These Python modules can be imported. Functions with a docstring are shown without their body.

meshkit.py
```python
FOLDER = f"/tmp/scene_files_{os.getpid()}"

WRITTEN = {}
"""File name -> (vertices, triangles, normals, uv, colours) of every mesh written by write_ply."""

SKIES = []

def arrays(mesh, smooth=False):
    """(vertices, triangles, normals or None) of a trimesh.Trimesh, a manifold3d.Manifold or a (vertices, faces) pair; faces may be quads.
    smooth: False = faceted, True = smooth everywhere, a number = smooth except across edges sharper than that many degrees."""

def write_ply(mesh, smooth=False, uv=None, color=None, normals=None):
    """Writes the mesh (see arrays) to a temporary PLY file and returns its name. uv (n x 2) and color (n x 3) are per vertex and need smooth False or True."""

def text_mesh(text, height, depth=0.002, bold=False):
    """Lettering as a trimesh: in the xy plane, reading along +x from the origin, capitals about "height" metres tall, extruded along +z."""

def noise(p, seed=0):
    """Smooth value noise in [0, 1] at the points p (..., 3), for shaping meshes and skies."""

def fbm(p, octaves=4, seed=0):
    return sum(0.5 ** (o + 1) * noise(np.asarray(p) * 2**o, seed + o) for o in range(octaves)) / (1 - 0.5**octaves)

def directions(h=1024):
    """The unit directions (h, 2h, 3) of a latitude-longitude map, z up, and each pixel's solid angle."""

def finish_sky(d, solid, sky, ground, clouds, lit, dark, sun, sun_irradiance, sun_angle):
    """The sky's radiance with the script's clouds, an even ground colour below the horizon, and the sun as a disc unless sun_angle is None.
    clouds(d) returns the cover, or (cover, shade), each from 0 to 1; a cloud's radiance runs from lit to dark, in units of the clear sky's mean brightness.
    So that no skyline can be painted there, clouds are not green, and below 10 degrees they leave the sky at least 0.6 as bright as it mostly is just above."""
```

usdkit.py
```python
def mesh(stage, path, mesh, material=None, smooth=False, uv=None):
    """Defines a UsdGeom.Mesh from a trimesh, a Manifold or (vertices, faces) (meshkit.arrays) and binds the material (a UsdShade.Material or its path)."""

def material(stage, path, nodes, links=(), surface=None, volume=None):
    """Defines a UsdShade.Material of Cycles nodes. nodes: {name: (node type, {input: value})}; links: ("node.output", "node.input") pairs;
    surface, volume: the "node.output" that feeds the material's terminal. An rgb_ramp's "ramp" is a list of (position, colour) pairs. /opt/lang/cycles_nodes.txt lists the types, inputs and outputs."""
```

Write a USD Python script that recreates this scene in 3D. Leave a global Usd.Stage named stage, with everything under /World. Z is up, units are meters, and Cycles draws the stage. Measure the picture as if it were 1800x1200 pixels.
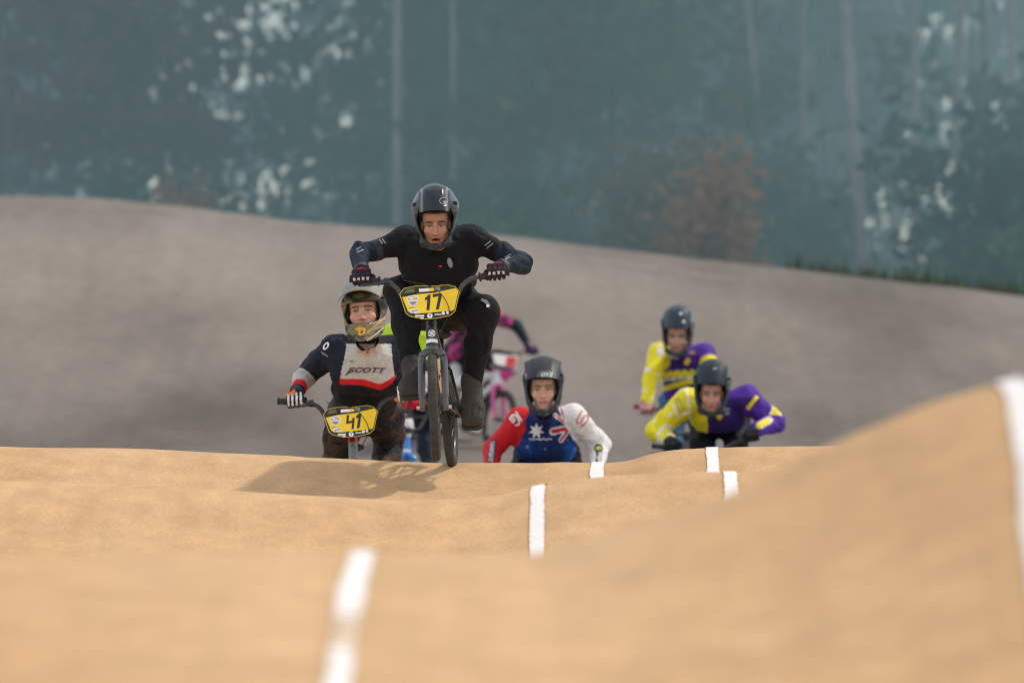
import math
import random
import numpy as np
import trimesh
from scipy.interpolate import PchipInterpolator
from scipy.spatial import cKDTree
from pxr import Gf, Sdf, Usd, UsdGeom, UsdLux, UsdShade, Vt
import meshkit
import usdkit

stage = Usd.Stage.CreateInMemory()
UsdGeom.SetStageUpAxis(stage, UsdGeom.Tokens.z)
UsdGeom.SetStageMetersPerUnit(stage, 1.0)
W = UsdGeom.Xform.Define(stage, '/World')
stage.SetDefaultPrim(W.GetPrim())
UsdGeom.Scope.Define(stage, '/World/Looks')

# ------------------------------------------------------------------ camera, sky, sun, exposure
cam = UsdGeom.Camera.Define(stage, '/World/camera')
cam.AddRotateXOp().Set(90.0)
cam.CreateFocalLengthAttr(200.0)
cam.CreateHorizontalApertureAttr(36.0)
cam.CreateFStopAttr(3.0)
cam.CreateFocusDistanceAttr(27.4)
cam.CreateExposureAttr(0.30)
cam.CreateClippingRangeAttr(Gf.Vec2f(0.1, 5000.0))

SUN = np.array([0.74, 0.29, 0.98]); SUN /= np.linalg.norm(SUN)
sun = UsdLux.DistantLight.Define(stage, '/World/sun')
sun.CreateIntensityAttr(0.50)
sun.CreateNormalizeAttr(True)
sun.CreateAngleAttr(2.2)
sun.CreateColorAttr(Gf.Vec3f(1.0, 0.9, 0.75))
_q = Gf.Rotation(Gf.Vec3d(0, 0, 1), Gf.Vec3d(*map(float, SUN))).GetQuat()
sun.AddOrientOp().Set(Gf.Quatf(_q.GetReal(), Gf.Vec3f(_q.GetImaginary())))

sky = UsdLux.DomeLight.Define(stage, '/World/sky')
sky.GetPrim().SetCustomDataByKey('kind', 'structure')
# a clear single-scattering sky behind a thin, slightly uneven veil of high cloud
skymat = usdkit.material(stage, '/World/Looks/sky_look', {
    's': ('sky_texture', {'sky_type': 'single_scattering', 'sun_disc': False, 'sun_elevation': math.asin(SUN[2]),
                          'sun_rotation': math.atan2(SUN[0], SUN[1]), 'air_density': 1.0, 'aerosol_density': 1.0, 'ozone_density': 1.0}),
    'tc': ('texture_coordinate', {}), 'n': ('noise_texture', {'scale': 3.0, 'detail': 5.0}),
    'r': ('map_range', {'from_min': 0.3, 'from_max': 0.7, 'to_min': 0.36, 'to_max': 0.62, 'clamp': True}),
    'm': ('mix', {'color2': (7.6, 7.1, 6.5)}), 'b': ('background_shader', {'strength': 0.15})},
    [('tc.generated', 'n.vector'), ('n.fac', 'r.value'), ('r.result', 'm.fac'), ('s.color', 'm.color1'), ('m.color', 'b.color')], surface='b.background')
UsdShade.MaterialBindingAPI.Apply(sky.GetPrim()).Bind(skymat)

# ------------------------------------------------------------------ helpers for prims
_taken = {}


def path_for(name, parent=None):
    base = str(parent.GetPath()) if parent else '/World'
    n = _taken.get((base, name), 0)
    _taken[(base, name)] = n + 1
    return f'{base}/{name}' + (f'_{n:03d}' if n else '')


def tag(prim, label=None, cat=None, group=None, kind=None):
    for k, v in (('label', label), ('category', cat), ('group', group), ('kind', kind)):
        if v:
            prim.SetCustomDataByKey(k, v)
    return prim


def thing(name, label, cat, loc=(0, 0, 0), rotz=0.0, scale=None, group=None, kind=None):
    x = UsdGeom.Xform.Define(stage, path_for(name))
    x.AddTranslateOp().Set(Gf.Vec3d(*map(float, loc)))
    if rotz:
        x.AddRotateZOp().Set(float(rotz))
    if scale is not None:
        x.AddScaleOp().Set(Gf.Vec3f(*map(float, scale)))
    return tag(x.GetPrim(), label, cat, group, kind)


def obj(name, mesh, mat, parent=None, smooth=False, colors=None, label=None, kind=None, cat=None, group=None):
    p = path_for(name, parent)
    if colors is not None:
        m = usdkit.mesh(stage, p, mesh, M[mat], smooth=True)
        UsdGeom.PrimvarsAPI(m).CreatePrimvar('col', Sdf.ValueTypeNames.Color3fArray, 'vertex').Set(
            Vt.Vec3fArray.FromNumpy(np.asarray(colors, np.float32)))
    else:
        m = usdkit.mesh(stage, p, mesh, M[mat], smooth=smooth)
    return tag(m.GetPrim(), label, cat, group, kind)


def lin(r, g=None, b=None):
    """sRGB 0..255 -> linear"""
    c = np.array([r, g, b] if g is not None else [r, r, r], float) / 255
    return np.where(c < 0.04045, c / 12.92, ((c + 0.055) / 1.055) ** 2.4)


def at(u, v, d):
    """the point seen at photograph pixel (u, v) at distance d metres"""
    return np.array([(u - 900) * 1e-4 * d, d, (600 - v) * 1e-4 * d])


# ------------------------------------------------------------------ materials
M = {}


def simple(name, col, rough=0.6, metal=0.0, spec=0.5, coat=0.0, var=0.12, scale=30.0, bump=0.0, bscale=200.0, sheen=0.0, trans=0.0):
    col = np.asarray(col, float)
    n = {'tc': ('texture_coordinate', {}), 'n': ('noise_texture', {'scale': scale, 'detail': 4.0}),
         'r': ('rgb_ramp', {'ramp': [(0.3, tuple(col * (1 - var))), (0.7, tuple(np.minimum(col * (1 + var), 1)))]}),
         'p': ('principled_bsdf', {'roughness': rough, 'metallic': metal, 'specular_ior_level': spec, 'coat_weight': coat, 'sheen_weight': sheen})}
    l = [('tc.object', 'n.vector'), ('n.fac', 'r.fac'), ('r.color', 'p.base_color')]
    if bump:
        n['n2'] = ('noise_texture', {'scale': bscale, 'detail': 3.0})
        n['b'] = ('bump', {'strength': bump, 'distance': 0.01})
        l += [('tc.object', 'n2.vector'), ('n2.fac', 'b.height'), ('b.normal', 'p.normal')]
    out = 'p.BSDF'
    if trans:
        n['t'] = ('translucent_bsdf', {})
        n['m'] = ('mix_closure', {'fac': trans})
        l += [('r.color', 't.color'), ('p.BSDF', 'm.closure1'), ('t.BSDF', 'm.closure2')]
        out = 'm.closure'
    M[name] = usdkit.material(stage, f'/World/Looks/{name}', n, l, surface=out)


def painted(name, rough=0.7, spec=0.3, bump=0.25, bscale=900.0, sheen=0.0, coat=0.0, var=0.10, scale=60.0, crease=0.0):
    """colour comes from the mesh's own printed pattern (primvar col), with a little wear"""
    n = {'tc': ('texture_coordinate', {}), 'a': ('attribute', {'attribute': 'col'}),
         'n': ('noise_texture', {'scale': scale, 'detail': 4.0}),
         'mr': ('map_range', {'from_min': 0.25, 'from_max': 0.75, 'to_min': 1 - var, 'to_max': 1 + var}),
         'v': ('vector_math', {'math_type': 'scale'}),
         'n2': ('noise_texture', {'scale': bscale, 'detail': 2.0}), 'b': ('bump', {'strength': bump, 'distance': 0.002}),
         'n5': ('noise_texture', {'scale': 17.0, 'detail': 4.0, 'distortion': 1.2}), 'b5': ('bump', {'strength': crease, 'distance': 0.03}),
         'p': ('principled_bsdf', {'roughness': rough, 'specular_ior_level': spec, 'sheen_weight': sheen, 'coat_weight': coat})}
    l = [('tc.object', 'n.vector'), ('n.fac', 'mr.value'), ('a.vector', 'v.vector1'), ('mr.result', 'v.scale'), ('v.vector', 'p.base_color'),
         ('tc.object', 'n2.vector'), ('n2.fac', 'b.height'), ('tc.object', 'n5.vector'), ('n5.fac', 'b5.height'), ('b5.normal', 'b.normal'), ('b.normal', 'p.normal')]
    M[name] = usdkit.material(stage, f'/World/Looks/{name}', n, l, surface='p.BSDF')


def soil(name, dark, mid, light, grain=0.16, big=0.5, rough=0.92, fine=90.0, track_marks=0.07, worn=None):
    n = {'g': ('geometry', {}),
         'mp': ('mapping', {'scale': (1.0, 0.30, 1.0)}),
         'n1': ('noise_texture', {'scale': big, 'detail': 5.0, 'roughness': 0.6}),
         'r1': ('rgb_ramp', {'ramp': [(0.3, dark), (0.5, mid), (0.72, light)]}),
         'n2': ('noise_texture', {'scale': fine, 'detail': 5.0, 'roughness': 0.75}),
         'm2': ('map_range', {'from_min': 0.3, 'from_max': 0.7, 'to_min': 1 - grain, 'to_max': 1 + grain}),
         'n3': ('noise_texture', {'scale': 7.0, 'detail': 3.0}),
         'm3': ('map_range', {'from_min': 0.3, 'from_max': 0.7, 'to_min': 0.90, 'to_max': 1.08}),
         'mp4': ('mapping', {'scale': (5.0, 0.16, 0.0), 'rotation': (0.0, 0.0, 0.05)}), 'n4': ('noise_texture', {'scale': 1.0, 'detail': 4.0, 'roughness': 0.7}),
         'm4': ('map_range', {'from_min': 0.32, 'from_max': 0.68, 'to_min': 1 - track_marks, 'to_max': 1 + track_marks * 0.5}), 'k2': ('math', {'math_type': 'multiply'}),
         'k': ('math', {'math_type': 'multiply'}), 'v': ('vector_math', {'math_type': 'scale'}),
         'b': ('bump', {'strength': 0.35, 'distance': 0.006}), 'b2': ('bump', {'strength': 0.12, 'distance': 0.04}),
         'p': ('principled_bsdf', {'roughness': rough, 'specular_ior_level': 0.15})}
    l = [('g.position', 'mp.vector'), ('mp.vector', 'n1.vector'), ('n1.fac', 'r1.fac'), ('g.position', 'n2.vector'), ('n2.fac', 'm2.value'),
         ('g.position', 'n3.vector'), ('n3.fac', 'm3.value'), ('m2.result', 'k.value1'), ('m3.result', 'k.value2'),
         ('g.position', 'mp4.vector'), ('mp4.vector', 'n4.vector'), ('n4.fac', 'm4.value'), ('k.value', 'k2.value1'), ('m4.result', 'k2.value2'),
         ('r1.color', 'v.vector1'), ('k2.value', 'v.scale'), ('v.vector', 'p.base_color'),
         ('n3.fac', 'b2.height'), ('b2.normal', 'b.normal'), ('n2.fac', 'b.height'), ('b.normal', 'p.normal')]
    if worn:   # tone scales with height: darker low, lighter towards the top, broken by noise
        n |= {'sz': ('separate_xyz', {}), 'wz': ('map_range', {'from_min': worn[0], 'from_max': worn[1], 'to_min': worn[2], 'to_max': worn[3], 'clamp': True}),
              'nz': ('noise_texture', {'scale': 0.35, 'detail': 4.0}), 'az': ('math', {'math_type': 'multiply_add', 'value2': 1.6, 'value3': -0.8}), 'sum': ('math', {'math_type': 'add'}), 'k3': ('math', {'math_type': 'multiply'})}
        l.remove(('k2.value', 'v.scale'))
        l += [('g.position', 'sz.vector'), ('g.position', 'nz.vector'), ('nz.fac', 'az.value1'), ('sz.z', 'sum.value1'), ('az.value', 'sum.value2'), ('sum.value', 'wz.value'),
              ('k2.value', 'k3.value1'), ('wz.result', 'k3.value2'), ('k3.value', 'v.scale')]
    M[name] = usdkit.material(stage, f'/World/Looks/{name}', n, l, surface='p.BSDF')


soil('dirt', (0.450, 0.280, 0.142), (0.530, 0.341, 0.180), (0.580, 0.392, 0.222), grain=0.19, big=0.5)
soil('berm_soil', (0.120, 0.104, 0.092), (0.232, 0.202, 0.180), (0.290, 0.256, 0.231), grain=0.2, big=0.22, worn=(-0.9, 1.1, 0.74, 1.14))  # worn: only a tone by height, darker low, lighter high
soil('forest_soil', (0.05, 0.045, 0.03), (0.08, 0.07, 0.045), (0.10, 0.10, 0.06), big=0.6)
# painted line: white paint, worn through to the dirt in patches
M['line_paint'] = usdkit.material(stage, '/World/Looks/line_paint', {
    'g': ('geometry', {}), 'n': ('noise_texture', {'scale': 30.0, 'detail': 6.0, 'roughness': 0.7}), 'a': ('attribute', {'attribute': 'col'}), 's': ('separate_xyz', {}),
    'ad': ('math', {'math_type': 'add'}), 'mr': ('map_range', {'from_min': 0.62, 'from_max': 0.95, 'to_min': 0.0, 'to_max': 1.0, 'clamp': True}),
    'm': ('mix', {'color1': (0.74, 0.73, 0.72), 'color2': (0.50, 0.36, 0.22)}), 'p': ('principled_bsdf', {'roughness': 0.8, 'specular_ior_level': 0.2})},
    [('g.position', 'n.vector'), ('a.vector', 's.vector'), ('n.fac', 'ad.value1'), ('s.x', 'ad.value2'), ('ad.value', 'mr.value'), ('mr.result', 'm.fac'), ('m.color', 'p.base_color')], surface='p.BSDF')
simple('faint_paint', (0.34, 0.31, 0.28), 0.9, var=0.2, scale=6)
simple('bark_pale', (0.26, 0.22, 0.22), 0.9, var=0.3, scale=5)
simple('bark_dark', (0.085, 0.065, 0.06), 0.9, var=0.3, scale=5)


def leaf(name, a, b):
    M[name] = usdkit.material(stage, f'/World/Looks/{name}', {
        'g': ('geometry', {}), 'r': ('rgb_ramp', {'ramp': [(0.0, a), (1.0, b)]}), 'p': ('principled_bsdf', {'roughness': 0.6, 'specular_ior_level': 0.3}),
        't': ('translucent_bsdf', {}), 'm': ('mix_closure', {'fac': 0.5})},
        [('g.random_per_island', 'r.fac'), ('r.color', 'p.base_color'), ('r.color', 't.color'), ('p.BSDF', 'm.closure1'), ('t.BSDF', 'm.closure2')], surface='m.closure')


leaf('leaf_green', (0.085, 0.155, 0.100), (0.21, 0.29, 0.16))
leaf('leaf_dark', (0.060, 0.120, 0.110), (0.15, 0.23, 0.19))
leaf('leaf_purple', (0.13, 0.125, 0.145), (0.21, 0.185, 0.20))
leaf('leaf_olive', (0.10, 0.13, 0.06), (0.19, 0.20, 0.085))
leaf('leaf_orange', (0.34, 0.17, 0.09), (0.54, 0.29, 0.16))
leaf('leaf_brown', (0.16, 0.11, 0.065), (0.26, 0.17, 0.09))
leaf('leaf_red', (0.16, 0.06, 0.06), (0.24, 0.10, 0.08))
leaf('grass_blade', (0.08, 0.09, 0.045), (0.16, 0.15, 0.075))

# ------------------------------------------------------------------ terrain: one height function from stations across the track
def station(d, pts, fall=0.02):
    u, v = np.array([p[0] for p in pts], float), np.array([p[1] for p in pts], float)
    f = PchipInterpolator((u - 900) * 1e-4 * d, (600 - v) * 1e-4 * d)
    lo, hi = (u[0] - 900) * 1e-4 * d, (u[-1] - 900) * 1e-4 * d
    return d, lambda x: f(np.clip(x, lo, hi)) - fall * np.clip(np.abs(x) - max(abs(lo), abs(hi)) - 1.0, 0, 4)


def level(d, z):
    return d, lambda x: np.full_like(np.asarray(x, float), z)


R1 = [(-300, 985), (0, 981), (300, 975), (600, 969), (760, 976), (930, 973), (1100, 925), (1290, 862), (1450, 787), (1560, 738), (1650, 703), (1800, 664), (1950, 640), (2300, 635)]
R1F = [(-300, 1128), (0, 1124), (600, 1118), (930, 1128), (1290, 1085), (1560, 1010), (1800, 930), (1950, 890), (2300, 880)]
R2 = [(-300, 842), (0, 846), (200, 850), (400, 860), (600, 872), (700, 876), (800, 877), (870, 871), (950, 853), (1040, 838), (1120, 832), (1300, 826), (1420, 822), (1600, 810), (1900, 800)]
R2F = [(-300, 985), (0, 985), (600, 1005), (900, 1000), (1100, 960), (1300, 950), (1900, 930)]
R3 = [(-300, 780), (0, 785), (250, 790), (400, 797), (570, 806), (800, 814), (900, 815), (1060, 815), (1100, 812), (1150, 799), (1200, 792), (1300, 787), (1450, 784), (1600, 780), (1900, 778)]
TOP = [(-200, 352), (0, 345), (100, 345), (250, 353), (400, 372), (560, 392), (720, 402), (900, 416), (1000, 428), (1200, 450), (1400, 472), (1520, 487), (1650, 502), (1800, 523), (2000, 555), (2300, 600)]
topd, topz = station(61.0, TOP, 0.05)
ST = [level(-30, -1.2), level(0, -1.1), level(7.5, -1.05), level(9.8, -0.98), station(11.3, R1F), station(12.5, R1), station(13.6, [(p[0], p[1] + 60) for p in R1]),
      level(17.0, -1.05), level(22.2, -1.02), station(23.25, [(p[0], p[1] + 112) for p in R2]), station(24.0, R2), station(24.5, [(p[0], p[1] + 12) for p in R2]), level(25.6, -0.98),
      station(26.85, [(p[0], p[1] + 74) for p in R3]), station(27.55, R3), station(28.0, [(p[0], p[1] + 10) for p in R3]), level(29.0, -1.15), level(30.6, -1.22), level(33.3, -1.66), level(36.2, -1.50), level(38.2, -1.26), level(40.5, -1.36), level(43, -1.25),
      (48.0, lambda x: -1.12 + 0.10 * (topz(x) + 1.3)), (53.5, lambda x: -1.2 + 0.42 * (topz(x) + 1.3)), (58.5, lambda x: -1.25 + 0.86 * (topz(x) + 1.3)), (61.0, topz), (62.2, lambda x: topz(x) - 0.03),
      (66.0, lambda x: np.minimum(topz(x) - 0.9, 0.1)), level(72, -0.35), level(90, -0.45), level(600, -0.6)]


def heights(xs, ys):
    """height on the grid xs x ys -> (len(ys), len(xs))"""
    z = np.stack([f(xs) for _, f in ST])
    h = PchipInterpolator([s[0] for s in ST], z, axis=0)(ys)
    X, Y = np.meshgrid(xs, ys)
    P = np.stack([X, Y, 0 * X], -1)
    amp = np.clip((Y - 2) / 8, 0, 1)
    h += amp * (0.030 * (meshkit.fbm(P * 0.9, 3, 3) - 0.5) + 0.010 * (meshkit.fbm(P * 4.0, 3, 9) - 0.5)) + np.where(Y > 44, 0.16 * (meshkit.fbm(P * 0.28, 2, 15) - 0.5), 0) * np.clip((Y - 44) / 6, 0, 1) * np.clip((62.5 - Y) / 5, 0, 1) + np.where(Y > 64, 0.25 * (meshkit.fbm(P * 0.3, 3, 5) - 0.5), 0)
    mid = np.clip(1 - np.abs(Y - 12) / 5, 0, 1) * np.clip((X + 0.2) / 0.6, 0, 1)
    h += mid * 0.05 * (meshkit.fbm(P * 1.5, 3, 21) - 0.5)
    return h


def height_at(x, y):
    return float(heights(np.array([x, x + 0.01]), np.array([float(y)]))[0, 0])


def sheet(xs, ys):
    X, Y = np.meshgrid(xs, ys)
    v = np.stack([X, Y, heights(xs, ys)], -1).reshape(-1, 3)
    n = len(xs)
    i, j = np.meshgrid(np.arange(len(ys) - 1), np.arange(n - 1), indexing='ij')
    a = (i * n + j).ravel()
    return v, np.stack([a, a + 1, a + n + 1, a + n], 1)


def spaced(lo, hi, core, step, coarse):
    c = np.arange(-core, core + 1e-6, step)
    return np.unique(np.round(np.concatenate([np.linspace(lo, -core, coarse), c, np.linspace(core, hi, coarse)]), 4))


xs_near = spaced(-14, 14, 3.6, 0.04, 30)
ys_near = np.concatenate([np.linspace(-30, 6, 20), np.arange(6.25, 31.01, 0.05)])
track = obj('dirt_track', sheet(xs_near, ys_near), 'dirt', smooth=True, kind='structure')
xs_mid = spaced(-40, 40, 9, 0.12, 40)
ys_mid = np.concatenate([np.array([31.0]), np.arange(31.15, 64.01, 0.15)])
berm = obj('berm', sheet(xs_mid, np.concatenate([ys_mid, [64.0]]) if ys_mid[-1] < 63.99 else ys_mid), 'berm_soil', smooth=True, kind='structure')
yl = float(ys_mid[-1])
xs_far = spaced(-600, 600, 40, 1.0, 30)
obj('ground', sheet(xs_far, np.concatenate([[yl - 0.02], np.arange(yl + 0.3, 75, 0.5), np.arange(76, 200, 3.0), np.linspace(202, 900, 40)])), 'forest_soil', smooth=True, kind='structure')
# far-flung ground left, right and behind, a step below the track
gv, gf = [], []
for x0, x1, y0, y1 in ((-600, -13.9, -300, 31.2), (13.9, 600, -300, 31.2), (-13.9, 13.9, -300, -29.9), (-600, -39.9, 31.2, 64.2), (39.9, 600, 31.2, 64.2)):
    n = len(gv)
    gv += [(x0, y0, -1.75), (x1, y0, -1.75), (x1, y1, -1.75), (x0, y1, -1.75)]
    gf.append((n, n + 1, n + 2, n + 3))
obj('surrounding_ground', (np.array(gv, float), np.array(gf)), 'forest_soil', kind='structure')


def ribbon(pts, width, name, parent, mat='line_paint', lift=0.005, step=0.04, wear=None, seed=0, steps_x=7, label=None):
    """a painted strip that follows the ground along the x(y) polyline"""
    f = PchipInterpolator([p[1] for p in pts], [p[0] for p in pts])
    ys = np.arange(pts[0][1], pts[-1][1], step)
    rng = np.random.default_rng(seed)
    edge = np.cumsum(rng.normal(0, 0.0018, (len(ys), 2)), 0)
    edge -= np.convolve(edge[:, 0], np.ones(41) / 41, 'same')[:, None] * [1, 0] + np.convolve(edge[:, 1], np.ones(41) / 41, 'same')[:, None] * [0, 1]
    edge = np.clip(edge, -0.008, 0.008)
    v, c = [], []
    for k, y in enumerate(ys):
        xx = f(y) + np.linspace(-width / 2 + edge[k, 0], width / 2 + edge[k, 1], steps_x)
        z = heights(xx, np.array([y]))[0] + lift
        v += [(a, y, b) for a, b in zip(xx, z)]
        b = (wear(y) if wear else 0.0) + 0.06
        c += [(b + 0.27, 0, 0)] + [(b, 0, 0)] * (steps_x - 2) + [(b + 0.27, 0, 0)]
    n = steps_x
    i, j = np.meshgrid(np.arange(len(ys) - 1), np.arange(n - 1), indexing='ij')
    a = (i * n + j).ravel()
    return obj(name, (np.array(v), np.stack([a, a + 1, a + n + 1, a + n], 1)), mat, parent, colors=np.array(c, float), label=label)


def wear_left(y):
    return 0.36 * math.exp(-((y - 11.35) / 0.22) ** 2)


ribbon([(-0.35, 7.0), (-0.340, 10.6), (-0.322, 12.5), (-0.2, 17), (0.084, 21), (0.113, 24), (0.375, 26), (0.418, 27.55), (0.6, 30.5)], 0.060, 'lane_line', track,
       wear=wear_left, seed=1, label='white painted line running up the middle of the dirt rollers')
ribbon([(1.00, 7.0), (1.03, 11.0), (1.095, 12.5), (1.0, 17), (0.85, 21), (0.917, 24), (0.93, 26), (0.97, 27.55), (1.05, 30.5)], 0.060, 'lane_line', track,
       seed=2, label='white painted line along the right side of the dirt rollers')


def faint(u0, v0, u1, v1, n, seed):
    """worn chalk line under the top edge of the berm"""
    rng = np.random.default_rng(seed)
    us, vs = np.linspace(u0, u1, n), np.linspace(v0, v1, n)
    yy = np.arange(50, 61.5, 0.02)
    pts = []
    for u, v in zip(us, vs):
        X = (u - 900) * 1e-4 * yy
        Z = np.array([(600 - v) * 1e-4 * q for q in yy])
        H = PchipInterpolator([s[0] for s in ST], np.array([float(s[1](np.array([X[300]]))[0]) for s in ST]))(yy)
        k = int(np.argmax(H - Z > 0)) if (H > Z).any() else len(yy) - 1
        pts.append((X[k], yy[k]))
    p = np.array(pts)
    v, f = [], []
    for k, (x, y) in enumerate(p):
        for o in (-0.06, 0.06):
            v.append((x, y + o, height_at(x, y + o) + 0.006))
    for k in range(n - 1):
        if rng.random() < 0.7:
            f.append((2 * k, 2 * k + 2, 2 * k + 3, 2 * k + 1))
    return np.array(v), np.array(f)


obj('chalk_line', faint(180, 365, 1320, 492, 120, 3), 'faint_paint', berm, label='worn pale line under the top edge of the berm')
# ------------------------------------------------------------------ forest
def quads(centres, size, rng, squash=0.6, up=0.0):
    """leaf-sized faces, one small folded quad per centre"""
    n = len(centres)
    a = rng.normal(size=(n, 3)); a /= np.linalg.norm(a, axis=1, keepdims=True)
    b = np.cross(a, rng.normal(size=(n, 3))); b /= np.linalg.norm(b, axis=1, keepdims=True)
    s = size * rng.uniform(0.6, 1.4, (n, 1))
    a, b = a * s, b * s * squash
    v = np.stack([centres - a, centres + b, centres + a, centres - b], 1).reshape(-1, 3)
    k = np.arange(n) * 4
    return v, np.vstack([np.stack([k, k + 1, k + 2], 1), np.stack([k, k + 2, k + 3], 1)])


def stick(p, r, sides=7):
    """a tapered polyline tube with closed ends as (v, f)"""
    p = np.asarray(p, float)
    t = np.gradient(p, axis=0); t /= np.linalg.norm(t, axis=1, keepdims=True)
    ref = np.where(np.abs(t[:, 2:]) < 0.9, [0, 0, 1.0], [1.0, 0, 0])
    a = np.cross(t, ref); a /= np.linalg.norm(a, axis=1, keepdims=True)
    b = np.cross(t, a)
    g = np.arange(sides) * 2 * np.pi / sides
    r = np.broadcast_to(r, (len(p),))
    v = (p[:, None] + r[:, None, None] * (np.cos(g)[None, :, None] * a[:, None] + np.sin(g)[None, :, None] * b[:, None])).reshape(-1, 3)
    i, j = np.meshgrid(np.arange(len(p) - 1), np.arange(sides), indexing='ij')
    j2 = (j + 1) % sides
    q = np.stack([i * sides + j, i * sides + j2, (i + 1) * sides + j2, (i + 1) * sides + j], -1).reshape(-1, 4)
    f = np.vstack([q[:, [0, 1, 2]], q[:, [0, 2, 3]]])
    n = len(v)
    v = np.vstack([v, p[:1], p[-1:]])
    k = np.arange(sides)
    e = (len(p) - 1) * sides
    f = np.vstack([f, np.stack([np.full(sides, n), (k + 1) % sides, k], 1), np.stack([np.full(sides, n + 1), e + k, e + (k + 1) % sides], 1)])
    return v, f


def join(parts):
    vs, fs, n = [], [], 0
    for v, f in parts:
        vs.append(np.asarray(v, float)); fs.append(np.asarray(f) + n); n += len(v)
    return np.vstack(vs), np.vstack(fs)


def tree_proto(name, seed, h, r, crown_from, spread, nleaf, leaf_mat, bark, lean=0.0, clumps=60, leaf=0.16, taper=0.6):
    """class prim with trunk (> nothing) and crown, reused by every tree of that kind"""
    rng = np.random.default_rng(seed)
    root = stage.CreateClassPrim(f'/World/Looks/{name}')
    root.SetTypeName('Xform')
    zz = np.linspace(-0.4, h, 12)
    wob = np.cumsum(rng.normal(0, 0.05, (12, 2)), 0) * np.linspace(0.3, 1, 12)[:, None]
    line = np.stack([wob[:, 0] + lean * zz, wob[:, 1], zz], 1)
    parts = [stick(line, r * (1 - 0.75 * np.linspace(0, 1, 12)))]
    cents = []
    for k in range(clumps):
        t = rng.uniform(0, 1)
        z = h * (crown_from + (1.03 - crown_from) * t)
        base = np.array([np.interp(z, zz, line[:, 0]), np.interp(z, zz, line[:, 1]), z])
        ang = rng.uniform(0, 2 * np.pi)
        reach = spread * (1 - taper * t) * rng.uniform(0.15, 1.0) ** 0.7
        tip = base + np.array([math.cos(ang) * reach, math.sin(ang) * reach, rng.uniform(-0.35, 0.5) * reach])
        start = base - [0, 0, reach * 0.5]
        if k % 2 == 0:
            parts.append(stick([start, (start + tip) / 2 + [0, 0, 0.08 * reach], tip], [r * 0.28, r * 0.2, r * 0.08], 4))
        m = nleaf // clumps
        s = rng.uniform(0.18, 0.45)
        cents.append(tip + rng.normal(size=(m, 3)) * [s, s, s * 0.75])
    rv = usdkit.mesh(stage, f'/World/Looks/{name}/trunk', join(parts), M[bark], smooth=60)
    cr = usdkit.mesh(stage, f'/World/Looks/{name}/crown', quads(np.vstack(cents), leaf, rng), M[leaf_mat])
    return root.GetPath()


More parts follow.
